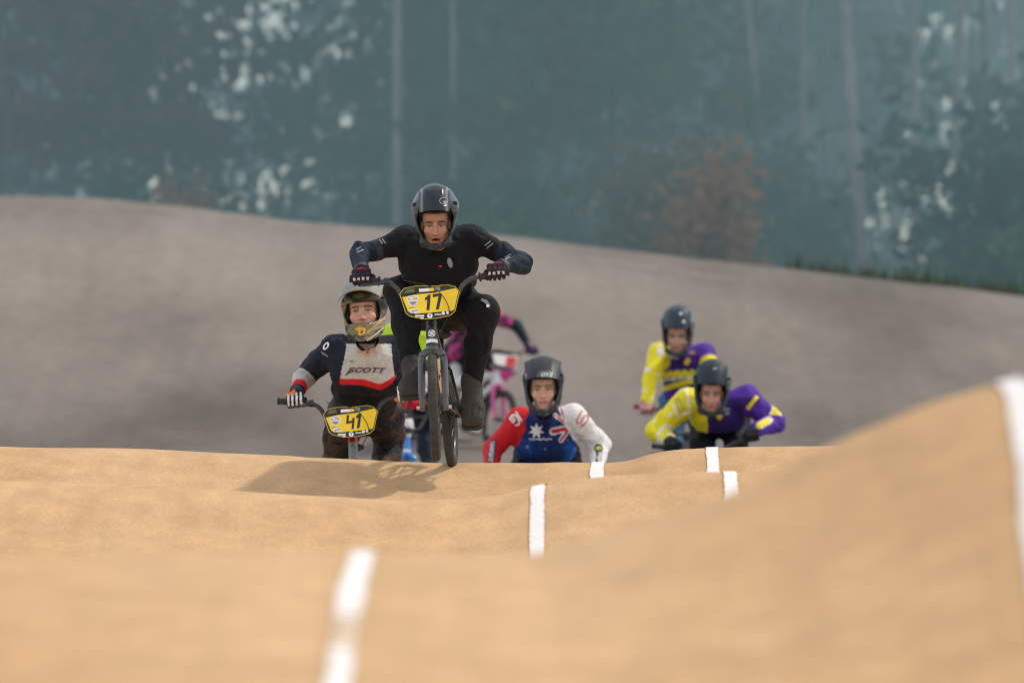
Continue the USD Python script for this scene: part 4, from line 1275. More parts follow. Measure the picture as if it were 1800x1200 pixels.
    sh = np.array(hp.get('shift', (0, -0.012, 0.0)))
    Wd = lambda q: Hd + ((np.asarray(q) + sh) * hz_) @ R.T
    hel = part('helmet', (Wd(ev), ef), hp['mat'], colors=hp['colour'](ev))
    pv, pf = build_peak(*hp['peak'])
    part('visor_peak', (Wd(pv), pf), hp['mat'], hel, colors=hp['peak_colour'](pv))
    lv = Field([-0.12, -0.15, -0.17], [0.12, 0.17, 0.16], 0.0065)
    lv.ell([0, -0.018, 0.040], [0.096, 0.122, 0.106], k=0).ell([0, 0.012, -0.05], [0.089, 0.112, 0.085], k=0.02)
    lv.ell([0, -0.012, 0.035], [0.080, 0.102, 0.094], k=0, sub=True).ell([0, 0.045, -0.035], [0.076, 0.15, 0.105], k=0.01, sub=True)
    lv.fn([-0.12, 0.0, -0.17], [0.12, 0.17, 0.16], lambda p: 0.055 - p[..., 1], 0.01, sub=True)
    lv.cap([0, -0.02, -0.05], [0, -0.04, -0.2], 0.062, 0.07, 0.01, sub=True)
    lv2, lf = relax(lv.mesh(), 1)
    part('helmet_padding', (Wd(lv2), lf), 'rubber', hel)
    hs_k = Skin((np.vstack([Wd(ev), Wd(pv)]), np.vstack([ef, pf + len(ev)])))
    for nm, v2, f2, mat, lift in spec.get('helmet_prints', lambda: [])():
        part(nm, (hs_k.lay(v2, lift), f2), mat, hel, smooth=False)
    return T


def paint(n, base):
    return np.tile(np.asarray(base, float), (n, 1))


def put(c, mask, col):
    c[mask] = col
    return c


def dist_seg(u, v, a, b):
    a, b = np.array(a, float), np.array(b, float)
    ab = b - a
    t = np.clip(((u - a[0]) * ab[0] + (v - a[1]) * ab[1]) / (ab @ ab), 0, 1)
    return np.hypot(u - a[0] - t * ab[0], v - a[1] - t * ab[1])
# ------------------------------------------------------------------ the seven riders
import shapely
from shapely import affinity

BLACK = np.array([0.0045, 0.006, 0.009])
NAVY = np.array([0.012, 0.017, 0.035])
WHITE = np.array([0.72, 0.71, 0.70])
OFFW = np.array([0.47, 0.46, 0.44])
RED = np.array([0.56, 0.015, 0.025])
YEL = np.array([0.76, 0.66, 0.02])
PUR = np.array([0.085, 0.030, 0.30])
DPUR = np.array([0.035, 0.015, 0.13])
BLUE = np.array([0.008, 0.035, 0.16])
TEAL = np.array([0.010, 0.022, 0.032])
PINK = np.array([0.62, 0.05, 0.25])


def tube_patch(pts, width, n=10):
    return flat(shapely.LineString(pts).buffer(width / 2), 3)


def ground_pt(u, d, lift=0.0):
    x = (u - 900) * 1e-4 * d
    return np.array([x, d, height_at(x, d) + lift])


def on_wheels(uO, dO, uF, dF):
    return ground_pt(uO, dO), ground_pt(uF, dF)


# ---- rider 17
B17 = Bike(at(795, 822, 27.45), at(768, 810, 26.5), math.radians(-3.6), steer=math.radians(3.4))
bands17 = [('head_tube_badge', head_band(0.36, 0.80, 0.0006), 'print_black', None), ('white_band', head_band(0.02, 0.24), 'print_white', 'white band round the lower head tube')]
make_bike(B17, 'black racing bicycle in mid-air with yellow number plate 17', fork='frame_grey', rimm='rim_black', number='17', plate=True, crank=math.radians(14), bands=bands17)


def ring_badge():
    """white round S badge on the head tube"""
    c = np.array([0, 0.8185, 0.595])
    s = np.linspace(0, 2 * np.pi, 40)
    def wrap(v2):
        ang = v2[:, 0] / 0.0285
        ax = unit([0, -0.296, 0.955])
        fw = unit(np.cross(ax, [1, 0, 0])) * -1
        fw = fw if fw[1] > 0 else -fw
        return c + np.outer(-np.sin(ang) * 0.0285, [1, 0, 0]) + np.outer(np.cos(ang) * 0.0285, fw) + np.outer(v2[:, 1], ax)
    sh = shapely.Point(0, 0).buffer(0.0185).difference(shapely.Point(0, 0).buffer(0.0150))
    bar = shapely.union_all([shapely.Polygon([(-0.012, 0.008), (0.013, 0.012), (0.013, 0.006), (-0.004, 0.002)]), shapely.Polygon([(0.012, -0.008), (-0.013, -0.012), (-0.013, -0.006), (0.004, -0.002)]), shapely.LineString([(-0.008, 0.004), (0.008, -0.004)]).buffer(0.0035)])
    v, f = flat(shapely.union_all([sh, bar]), 0.006)
    return wrap(v), f


hb_v, hb_f = ring_badge()
obj('round_badge', (B17.W(hb_v, True) - B17.O, hb_f), 'print_white', stage.GetPrimAtPath(str(B17.T.GetPath()) + '/frame'))
# pale panel with lettering low on the frame's down tube, seen beside the front wheel
dv = []
pa, pb = np.array([0, 0.775, 0.505]), np.array([0, 0.50, 0.355])
ax_ = unit(pb - pa); nn = unit(np.cross(ax_, [1, 0, 0])); nn = nn if nn[2] < 0 else -nn
dn, df = flat(shapely.box(0, -0.02, 0.30, 0.02), 0.02)


def on_downtube(v2, r=0.0300):
    ang = v2[:, 1] / r - 0.75
    side = np.array([-1.0, 0, 0])
    upd = -nn
    return pa + np.outer(v2[:, 0], ax_) + np.outer(np.cos(ang) * r, side) + np.outer(np.sin(ang) * r, upd)


obj('pale_panel', (B17.W(on_downtube(dn)) - B17.O, df), 'rim_gold', stage.GetPrimAtPath(str(B17.T.GetPath()) + '/frame'))
lv_, lf_ = text_flat('FZ', 0.030, True, 0.2)
obj('frame_lettering', (B17.W(on_downtube(np.column_stack([0.08 + lv_[:, 0] * 2, lv_[:, 1] - 0.015]), 0.0308)) - B17.O, lf_), 'print_black', stage.GetPrimAtPath(str(B17.T.GetPath()) + '/frame'))


def jersey17(i):
    c = paint(len(i['u']), BLACK)
    put(c, i['arm'] & (i['t'] > 0.55), np.array([0.008, 0.016, 0.030]))
    put(c, i['arm'] & (np.abs(i['t'] - 0.62) < 0.06) & (i['side'] == 0), np.array([0.03, 0.035, 0.042]))
    return c


def prints17():
    out = []
    for a, b in (((667, 421), (672, 428)), ((672, 420), (677, 427)), ((853, 431), (862, 424)), ((856, 436), (866, 428)), ((627, 438), (634, 434)), ((628, 443), (638, 439)), ((888, 452), (898, 447)), ((889, 455), (896, 452))):
        out.append(('sleeve_print', *tube_patch([a, b], 2.2), 'print_grey', 0.004))
    out.append(('chest_print', *flat(affinity.translate(affinity.rotate(affinity.scale(shapely.Point(0, 0).buffer(1), 4.5, 9), -15), 791, 462), 3), 'print_grey', 0.004))
    out.append(('chest_print', *flat(affinity.translate(affinity.scale(shapely.Point(0, 0).buffer(1), 3.2, 1.8), 774, 468), 3), 'print_red', 0.004))
    return out


def glove17(i):
    c = paint(len(i['a']), np.array([0.020, 0.010, 0.016]))
    put(c, (i['c'] > 0.030) & (i['b'] < 0.0), np.array([0.30, 0.012, 0.03]))
    put(c, (i['w'] < 0.034), np.array([0.02, 0.012, 0.018]))
    for o in (0.033, 0.011, -0.011, -0.032):
        put(c, (np.abs(i['a'] - o) < 0.0062) & (i['b'] > 0.025) & (np.abs(i['c'] - 0.002) < 0.0062), np.array([0.55, 0.54, 0.52]))
    return c


def hprints17():
    ringp = affinity.translate(affinity.scale(shapely.Point(0, 0).buffer(1), 8.0, 6.5).difference(affinity.scale(shapely.Point(0, 0).buffer(1), 6.3, 5.0)), 780, 353)
    return [('swirl_emblem', *flat(ringp, 2), 'print_grey', 0.004), ('swirl_core', *flat(affinity.translate(affinity.scale(shapely.Point(0, 0).buffer(1), 4.0, 2.2), 782, 355), 2), 'print_grey', 0.004),
            ('white_mark', *flat(affinity.rotate(shapely.box(780, 360, 786, 362), -20), 2), 'print_white', 0.004)]


def helm17(v):
    c = paint(len(v), np.array([0.006, 0.009, 0.013]))
    x, z = np.abs(v[:, 0]), v[:, 2]
    put(c, (x > 0.074) & (z > 0.03) & (v[:, 1] > -0.09), np.array([0.055, 0.065, 0.075]))  # sky reflected in the glossy sides, put into the shell colour
    put(c, (np.abs(x - 0.068) < 0.007) & (z > 0.05), np.array([0.16, 0.17, 0.18]))
    put(c, (z < -0.06), np.array([0.008, 0.009, 0.010]))
    return c


def peak17(v):
    c = paint(len(v), np.array([0.008, 0.013, 0.020]))
    put(c, np.abs(np.abs(v[:, 0]) - 0.066) < 0.006, np.array([0.12, 0.13, 0.14]))
    return c


rider(dict(bike=B17, label='rider in black with black full-face helmet airborne on the bicycle with plate 17', seed=3,
           head=(766, 393, 26.80), look=(-1, 9, -2), foot_pitch=(14, 46), neck=(769, 428, 27.02), chest=(770, 466, 27.10), pelvis=(776, 540, 27.52), head_size=0.92,
           shL=(712, 425, 27.05), shR=(832, 421, 27.05), elL=(633, 447), elR=(917, 462), knL=(704, 512), knR=(852, 548), grip_at=(0.318, 0.318),
           skin=(0.44, 0.235, 0.15), mouth=0.005, jersey=jersey17, prints=prints17, leg_prints=lambda: [('knee_logo', *flat(shapely.Polygon([(846, 524), (856, 527), (862, 536), (860, 541), (853, 533), (845, 528)]), 2), 'print_grey', 0.004), ('knee_mark', *flat(shapely.box(855, 535, 860, 540), 2), 'print_white', 0.006)], trousers=lambda i: paint(len(i['u']), np.array([0.005, 0.006, 0.008])), glove=glove17,
           shoe=lambda i: paint(len(i['h']), np.array([0.045, 0.040, 0.036])), voxel=0.0075, face=(0.97, 1, 0.97), sleeve=1.0, helmet_prints=hprints17, cuff='print_black', torso=1.0,
           helmet=dict(mat='helmet_gloss', colour=helm17, scale=1.0, shift=(0, -0.012, 0.032), peak=(0.080, 0.082, (0.090, 0.158), (0.180, 0.062), 0.016), peak_colour=peak17)))

# ---- rider 41
O, Fr = on_wheels(638, 30.15, 632, 29.2)
B41 = Bike(O, Fr, math.radians(-3.5))
make_bike(B41, 'dark bicycle with yellow number plate 41 and red headset', frame='frame_green', fork='frame_green', number='41', plate=True, crank=math.radians(-8), headset='anod_red', bars='alloy_dark')
hbv, hbf = flat(shapely.Polygon([(-0.018, -0.02), (0.004, -0.032), (0.02, -0.01), (0.012, 0.03), (-0.010, 0.034)]), 0.008)


def jersey41(i):
    u, v, c = i['u'], i['v'], paint(len(i['u']), NAVY * 0.75)
    tor = ~i['arm']
    mid = 669 + 9 * np.exp(-((u - 668) / 22) ** 2) - 0.00 * u - np.clip(u - 672, 0, 40) * 0.30
    lft = np.interp(v, [575, 590, 610, 635, 662], [600, 606, 609, 604, 598])
    rgt = np.interp(v, [575, 590, 610, 635, 662], [699, 694, 688, 690, 694])
    chest = tor & (u > lft) & (u < rgt) & (v < mid - 4)
    put(c, tor & (v < mid + 7) & (v >= mid - 4) & (u > lft - 1) & (u < rgt + 3), RED)
    put(c, chest, OFFW)
    put(c, tor & (v >= mid + 7), np.array([0.010, 0.013, 0.022]))
    put(c, tor & (v < 604), np.array([0.012, 0.012, 0.015]))
    fore = i['arm'] & (i['t'] > 1.08)
    put(c, fore, OFFW)
    put(c, i['arm'] & (i['t'] > 1.62), RED)
    put(c, i['arm'] & (i['t'] > 1.80), NAVY * 0.6)
    return c


def prints41():
    o = []
    v2, f = text_flat('SCOTT', 8.4, True, 0.35, 3)
    v2 = v2 * [1.42, -1.0] if True else v2
    v2 = v2 - v2.min(0)
    v2 = v2 * [68 / v2[:, 0].max(), 1] + [611, 646]
    v2[:, 1] += (v2[:, 0] - 645) * 0.02
    o.append(('lettering', v2, f, 'print_navy', 0.004))
    o.append(('lettering_tail', *flat(shapely.Polygon([(606, 659), (618, 648), (616, 654), (608, 660)]), 3), 'print_navy', 0.004))
    e = affinity.rotate(affinity.scale(shapely.Point(0, 0).buffer(1), 4.2, 7.6), 35)
    o.append(('sleeve_logo', *flat(affinity.translate(e.difference(affinity.scale(e, 0.5, 0.55)), 573, 608), 2), 'print_white', 0.004))
    for k in range(4):
        o.append(('sleeve_print', *tube_patch([(565 + 3 * k, 618 + 2 * k), (567 + 3 * k, 621 + 2 * k)], 1.8), 'print_grey', 0.004))
    o.append(('collar_mark', *flat(shapely.Point(646, 619).buffer(2.2), 2), 'print_red', 0.004))
    o.append(('chest_mark', *flat(shapely.box(614, 633, 621, 636), 3), 'print_grey', 0.004))
    return o


def trousers41(i):
    n = meshkit.fbm(i['p'] * [9, 9, 9], 3, 11)
    c = paint(len(i['u']), np.array([0.045, 0.028, 0.022]))
    put(c, n < 0.45, np.array([0.012, 0.012, 0.016]))
    put(c, n > 0.58, np.array([0.115, 0.062, 0.038]))
    return c


def glove41(i):
    c = paint(len(i['a']), NAVY)
    for k, o in enumerate((0.033, 0.011, -0.011, -0.032)):
        put(c, (np.abs(i['a'] - o) < 0.0055) & (i['b'] > 0.008), WHITE * 0.9)
    put(c, (i['c'] > 0.034) & (i['a'] < 0.005) & (i['b'] < 0.02), np.array([0.70, 0.18, 0.03]) if True else RED)
    put(c, (i['a'] > 0.040) & (i['c'] < 0.0), np.array([0.70, 0.18, 0.03]))
    return c


def helm41(v):
    n = meshkit.fbm(v * [16, 10, 22], 3, 4)
    c = paint(len(v), np.array([0.075, 0.072, 0.055]))
    put(c, n > 0.54, np.array([0.17, 0.155, 0.085]))
    put(c, n < 0.43, np.array([0.020, 0.022, 0.022]))
    x, y, z = v.T
    st_ = np.abs(z + 0.085 - 0.55 * (np.abs(x) - 0.05))
    put(c, (st_ < 0.010) & (x > 0.03), np.array([0.22, 0.20, 0.09]))
    put(c, (np.abs(st_ - 0.018) < 0.004) & (x > 0.03), np.array([0.35, 0.34, 0.30]))
    return c


def peak41(v):
    c = paint(len(v), np.array([0.13, 0.155, 0.18]))
    put(c, (np.abs(v[:, 0]) > 0.070), np.array([0.22, 0.225, 0.20]))
    put(c, (v[:, 1] > 0.185), np.array([0.20, 0.19, 0.14]))
    return c


def hprints41():
    o = []
    gold = shapely.union_all([shapely.Polygon([(624, 577), (633, 573), (644, 577), (643, 581), (625, 581)]), shapely.Polygon([(630, 581), (634, 581), (634, 590), (630, 589)]), shapely.Polygon([(639, 581), (643.5, 580), (640, 587), (634, 590), (634, 587), (638, 585)])])
    o.append(('mouth_piece', *flat(gold, 2), 'print_gold', 0.006))
    o.append(('gold_stripe', *flat(shapely.LineString([(646, 583), (660, 572), (678, 556)]).buffer(1.3), 3), 'print_gold', 0.004))
    o.append(('pale_stripe', *flat(shapely.LineString([(645, 598), (660, 588), (674, 576)]).buffer(0.8), 3), 'print_white', 0.004))
    return o


rider(dict(bike=B41, label='rider in white-chested navy and red jersey with olive helmet, behind the airborne rider', seed=8,
           head=(640, 548, 29.05), look=(-6, -4, -5), hem=0.02, collar=0.45, neck=(646, 604, 29.38), chest=(645, 652, 29.5), pelvis=(642, 728, 29.95), head_size=1.03,
           shL=(588, 614, 29.5), shR=(705, 612, 29.5), elL=(538, 660), elR=(748, 662), knL=(597, 772), knR=(684, 766), grip_at=(0.285, 0.285),
           skin=(0.60, 0.34, 0.25), jersey=jersey41, prints=prints41, trousers=trousers41, glove=glove41, helmet_prints=hprints41, fold=0.016,
           shoe=lambda i: paint(len(i['h']), np.array([0.03, 0.03, 0.03])), voxel=0.005, face=(1.04, 1, 0.97), sleeve=1.12, torso=1.04, leg=1.15, cuff='print_navy', hair=(0.10, 0.06, 0.03),
           helmet=dict(mat='helmet_matte', colour=helm41, port=1.0, chin=0.035, low=0.055, tall=0.004, shift=(0, -0.015, -0.012), peak=(0.114, 0.120, (0.050, 0.170), (0.222, 0.112), 0.034, 0.006, 26, 14, 0.012), peak_colour=peak41)))

# ---- rider in the flag jersey
O, Fr = on_wheels(957, 34.2, 955, 33.25)
BA = Bike(O, Fr, math.radians(1.0))
make_bike(BA, 'dark bicycle of the rider in the red, blue and white jersey, hidden below the crest', plate=True, crank=math.radians(10))


def jerseyA(i):
    u, v = i['u'], i['v']
    c = paint(len(u), BLUE * 0.75)
    low = np.clip((v - 770) / 18, 0, 1)[:, None] * np.clip((u - 985) / 20, 0, 1)[:, None]
    c = c * (1 - low) + np.array([0.01, 0.10, 0.42]) * low
    c = np.where(((v > 770) & (u < 935))[:, None], BLUE * 1.5, c)
    for a, b, w in (((1001, 752), (972, 758), 6.5), ((1001, 752), (988, 716), 6.5), ((1001, 748), (974, 728), 3.2), ((1001, 752), (986, 774), 4.2), ((1000, 742), (1020, 764), 4.6)):
        put(c, dist_seg(u, v, a, b) < w, WHITE)
    for a, b, w in (((1001, 752), (972, 758), 3.7), ((1001, 752), (988, 716), 3.9), ((1001, 748), (974, 728), 1.5), ((1001, 752), (986, 774), 2.2), ((1000, 742), (1020, 764), 2.3)):
        put(c, dist_seg(u, v, a, b) < w, RED * 0.85)
    # red sleeve on the left, white sleeve on the right, to the collar
    ll = np.interp(v, [690, 705, 722, 760], [924, 930, 931, 912])
    rr = np.interp(v, [690, 705, 715, 735, 760], [980, 984, 992, 1000, 1012])
    put(c, (u < ll) & (v < 745) | i['arm'] & (i['side'] == 0), RED)
    put(c, (u > rr) & (v < 748) | i['arm'] & (i['side'] == 1), WHITE * 1.02)
    return c


def printsA():
    o = []
    star = []
    for k in range(14):
        r = 14.5 if k % 2 == 0 else 6.8
        a = math.pi / 2 + k * math.pi / 7
        star.append((943 + r * math.cos(a), 757 - r * math.sin(a)))
    o.append(('large_star', *flat(shapely.Polygon(star), 3), 'print_white', 0.004))
    for (cx, cy, r0) in ((927, 785, 4.2), (958, 789, 2.8), (998, 773, 2.0)):
        p = [(cx + (r0 if k % 2 == 0 else r0 * 0.5) * math.sin(k * math.pi / 5), cy - (r0 if k % 2 == 0 else r0 * 0.5) * math.cos(k * math.pi / 5)) for k in range(10)]
        o.append(('small_star', *flat(shapely.Polygon(p), 2), 'print_grey', 0.004))
    sq = shapely.union_all([shapely.LineString([(930 + 3.1 * k, 771 + 1.1 * math.sin(k * 2.1)), (932.4 + 3.1 * k, 772.2 - 1.2 * math.cos(k * 1.7))]).buffer(0.75) for k in range(13)])
    o.append(('script_line', *flat(sq, 2), 'print_white', 0.004))
    # monogram on the red sleeve
    mono = shapely.union_all([shapely.LineString([(900, 718), (910, 733)]).buffer(1.5), shapely.LineString([(889, 729), (894, 723), (900, 724), (906, 734), (905, 740), (900, 741)]).buffer(1.5), shapely.LineString([(889, 729), (895, 736), (898, 732), (894, 727)]).buffer(1.3)])
    o.append(('sleeve_monogram', *flat(affinity.translate(mono, 7, 6), 2), 'print_white', 0.004))
    s_ = shapely.LineString(smooth_line([[1024, 721, 0], [1018, 731, 0], [1014, 741, 0], [1020, 743, 0], [1027, 732, 0], [1033, 729, 0], [1034, 736, 0], [1029, 744, 0], [1022, 748, 0]], 5)[:, :2]).buffer(0.9)
    o.append(('sleeve_monogram', *flat(shapely.union_all([s_, shapely.Polygon([(1019, 752), (1024, 744), (1026, 748)])]), 2), 'print_red', 0.004))

    def vertical(txt, h, x0, y0, length, lean, mat, nm, lift, grow=0.0):
        v2, f = text_flat(txt, h, True, 0.0, 3)
        v2 = v2 - v2.min(0)
        v2 = v2 * [length / v2[:, 0].max(), 1]
        q = np.stack([x0 + v2[:, 0] * lean - 0 - (v2[:, 1].max() - v2[:, 1]) * 1.0 + v2[:, 1].max(), y0 - v2[:, 0]], 1)
        return (nm, q, f, mat, lift)
    o.append(('sleeve_label', *flat(shapely.Polygon([(856, 811), (861, 783), (864, 774), (872, 773), (871, 785), (869, 811)]).buffer(0.8), 3), 'print_navy', 0.004))
    o.append(vertical('TFAIRWAY', 7.5, 858, 811, 36, 0.12, 'print_white', 'sleeve_lettering', 0.006))
    o.append(('sleeve_label', *flat(shapely.Polygon([(1047, 816), (1049, 795), (1059, 795), (1055, 817)]).buffer(0.5), 3), 'print_navy', 0.004))
    o.append(vertical('knight', 7.0, 1047.5, 815.5, 21, 0.12, 'print_white', 'sleeve_lettering', 0.006))
    o.append(('sleeve_emblem', *flat(shapely.Polygon([(1045, 786), (1049, 780), (1057, 781), (1060, 788), (1058, 794), (1048, 795)]).buffer(0.5), 2), 'print_black', 0.004))
    o.append(('sleeve_emblem_eye', *flat(affinity.translate(affinity.scale(shapely.Point(0, 0).buffer(1), 4.4, 3.0), 1052, 787).difference(shapely.Point(1053, 787.5).buffer(1.4)), 2), 'print_lime', 0.006))
    return o


def helmA(v):
    c = paint(len(v), np.array([0.028, 0.032, 0.037]))
    put(c, v[:, 2] < -0.04, np.array([0.024, 0.026, 0.027]))
    return c


def hprintsA():
    o = []
    frame_ = shapely.Polygon([(944, 661), (950, 652.5), (974, 652), (978, 664), (944, 662)])
    o.append(('visor_logo', *flat(frame_.difference(frame_.buffer(-1.0)), 2), 'print_grey', 0.005))
    v2, f = text_flat('OYZ', 6.2, True, 0.3, 2)
    v2 = v2 - v2.min(0)
    v2 = v2 * [22 / v2[:, 0].max(), -1] + [951, 661.5]
    o.append(('visor_lettering', v2, f, 'print_white', 0.005))
    o.append(('side_logo', *flat(shapely.box(922, 656, 926, 664), 2), 'print_grey', 0.005))
    return o


rider(dict(bike=BA, label='crouching rider in red-sleeved and white-sleeved blue star jersey with matte black helmet', seed=15,
           head=(955, 683, 33.05), look=(-2, 3, -1), hem=0.42, neck=(957, 738, 33.4), chest=(958, 765, 33.55), pelvis=(962, 800, 34.0), head_size=1.0,
           shL=(914, 738, 33.45), shR=(1008, 733, 33.45), elL=(867, 790), elR=(1056, 782), knL=(903, 850), knR=(1018, 850), grip_at=(0.29, 0.29),
           handL=(862, 842, 33.3), handR=(1046, 842, 33.3),
           skin=(0.62, 0.38, 0.27), jersey=jerseyA, prints=printsA, helmet_prints=hprintsA, trousers=lambda i: paint(len(i['u']), np.array([0.006, 0.008, 0.012])), fold=0.009,
           glove=lambda i: paint(len(i['a']), np.array([0.02, 0.02, 0.022])), shoe=lambda i: paint(len(i['h']), np.array([0.03, 0.03, 0.03])), voxel=0.0068, face=(1.03, 1, 1.0), sleeve=1.12, torso=1.05, hair=(0.16, 0.10, 0.05),
           helmet=dict(mat='helmet_matte', colour=helmA, chin=0.014, scale=1.0, tall=0.016, shift=(0, -0.012, 0.004), peak=(0.108, 0.104, (0.060, 0.178), (0.205, 0.080), 0.026), peak_colour=lambda v: paint(len(v), np.array([0.026, 0.030, 0.036])))))


# ---- front rider in yellow and purple
def splash(u, v, cx, cy, r, w):
    return np.abs(np.hypot(u - cx, (v - cy) * 0.8) - r) < w


O, Fr = on_wheels(1256, 36.85, 1250, 35.9)
BY = Bike(O, Fr, math.radians(-4.0))
make_bike(BY, 'dark bicycle of the front yellow and purple rider, mostly below the crest', plate=True, bar_w=0.84, crank=math.radians(5))


def jerseyY(i):
    u, v = i['u'], i['v']
    c = paint(len(u), PUR)
    tor = ~i['arm']
    split = np.interp(v, [690, 715, 735], [1225, 1236, 1244])
    left = (tor & (u < split)) | (i['arm'] & (i['side'] == 0))
    put(c, tor & (u > 1232) & (v > 700), DPUR)
    put(c, left, YEL)
    n = meshkit.fbm(i['p'] * 22, 2, 31)
    put(c, left & i['arm'] & (n > 0.70), WHITE * np.array([1, 1, 0.85]))
    put(c, left & (np.abs(u - np.interp(v, [680, 725], [1207, 1212])) < 2.0), WHITE)
    put(c, left & i['arm'] & splash(u, v, 1172, 768, 15, 2.4), WHITE)
    put(c, left & i['arm'] & (dist_seg(u, v, (1183, 710), (1192, 733)) < 2.0), WHITE)
    r = i['arm'] & (i['side'] == 1)
    put(c, r & (np.abs(i['t'] - 0.80) < 0.17), WHITE)
    put(c, r & (np.abs(i['t'] - 0.80) < 0.125), YEL)
    put(c, r & (dist_seg(u, v, (1338, 746), (1352, 738)) < 6.5), WHITE)
    put(c, r & (dist_seg(u, v, (1334, 748), (1350, 739)) < 5.0), YEL)
    put(c, tor & (u > 1284) & (v < 674), YEL)
    return c


def printsY():
    o = [('chest_print', *flat(affinity.rotate(shapely.box(1259, 727, 1269, 737), 40), 3), 'print_yellow', 0.004),
         ('chest_emblem', *flat(shapely.union_all([shapely.box(1270, 717, 1283, 721), shapely.box(1274, 723, 1282, 729)]), 3), 'print_grey', 0.004),
         ('small_label', *flat(affinity.rotate(shapely.box(1228, 723, 1238, 728), 10), 3), 'print_black', 0.004)]
    lab = affinity.rotate(shapely.box(1308, 704, 1337, 711), -52)
    o.append(('sleeve_label', *flat(lab, 3), 'print_yellow', 0.004))
    q = affinity.rotate(shapely.box(-4, -12, 4, 12), -20)
    q = q.difference(q.buffer(-1.2))
    o.append(('sleeve_outline', *flat(affinity.translate(q, 1194, 712), 3), 'print_grey', 0.004))
    return o


def helmY(v):
    c = paint(len(v), np.array([0.022, 0.034, 0.042]))
    put(c, (v[:, 0] > 0.062) & (v[:, 2] > 0.01), np.array([0.10, 0.115, 0.115]))  # grey right side is a sky reflection painted into the shell
    put(c, (np.abs(v[:, 0] - 0.085) < 0.008) & (v[:, 2] > 0.03), np.array([0.022, 0.03, 0.036]))
    put(c, v[:, 2] < -0.03, np.array([0.018, 0.021, 0.024]))
    return c


rider(dict(bike=BY, label='front rider in yellow and purple jersey with black gloves, bent low at the crest', seed=22,
           head=(1251, 690, 35.75), look=(-4, 11, 3), neck=(1257, 722, 36.08), chest=(1262, 728, 36.3), pelvis=(1264, 738, 36.75), head_size=0.985,
           shL=(1208, 706, 36.15), shR=(1312, 701, 36.15), elL=(1154, 757), elR=(1361, 742), knL=(1235, 782), knR=(1294, 778),
           handL=(1180, 784, 35.95), handR=(1323, 768, 35.95),
           skin=(0.55, 0.29, 0.22), jersey=jerseyY, prints=printsY, trousers=lambda i: paint(len(i['u']), np.array([0.006, 0.010, 0.013])), fold=0.012,
           glove=lambda i: paint(len(i['a']), np.array([0.010, 0.012, 0.015])), shoe=lambda i: paint(len(i['h']), np.array([0.03, 0.03, 0.03])), voxel=0.0072, face=(0.95, 1, 1.03), helmet_prints=lambda: [('small_emblem', *flat(affinity.rotate(shapely.box(1253, 646, 1261, 649), -15), 2), 'print_grey', 0.004)], sleeve=1.35, torso=0.98, leg=1.05,
           helmet=dict(mat='helmet_matte', colour=helmY, scale=1.02, tall=0.012, shift=(0, -0.012, 0.026), peak=(0.090, 0.088, (0.076, 0.170), (0.185, 0.070), 0.018), peak_colour=lambda v: paint(len(v), np.array([0.014, 0.024, 0.033])))))

# ---- rear rider in yellow and purple
O, Fr = on_wheels(1208, 40.8, 1203, 39.85)
BZ = Bike(O, Fr, math.radians(1.0))
make_bike(BZ, 'dark bicycle with red grips of the rear yellow and purple rider', crank=math.radians(-5), grips='anod_red')


def jerseyZ(i):
    u, v = i['u'], i['v']
    c = paint(len(u), DPUR)
    tor = ~i['arm']
    put(c, tor & (v < 640) & (u > 1205), PUR)
    left = (tor & (u < np.interp(v, [600, 640], [1183, 1166]))) | (i['arm'] & (i['side'] == 0))
    wv = 1.5 * np.sin(u * 0.5)
    put(c, tor & (np.abs(v - 657 + (u - 1195) * 0.06 - wv) < 5.5), YEL)
    put(c, tor & (np.abs(v - 665 + (u - 1195) * 0.1 - wv * 0.5) < 1.6), WHITE)
    put(c, tor & (np.abs(v - 675 + (u - 1195) * 0.28) < 5.0), YEL)
    put(c, tor & (v > 686), PUR)
    put(c, left, YEL)
    n = meshkit.fbm(i['p'] * 20, 2, 37)
    put(c, left & (n > 0.69), WHITE)
    r = i['arm'] & (i['side'] == 1)
    put(c, r, PUR)
    put(c, r & (np.abs(i['t'] - 0.45) < 0.12), YEL)
    put(c, r & (np.abs(i['t'] - 0.72) < 0.10), WHITE)
    return c


def printsZ():
    return [('chest_print', *flat(affinity.rotate(shapely.box(1204, 629, 1212, 641), 30), 3), 'print_yellow', 0.004), ('chest_emblem', *flat(shapely.box(1213, 617, 1222, 622), 3), 'print_gold', 0.004),
            ('chest_emblem', *flat(affinity.rotate(shapely.box(1176, 627, 1192, 630), 12), 3), 'print_white', 0.004)]


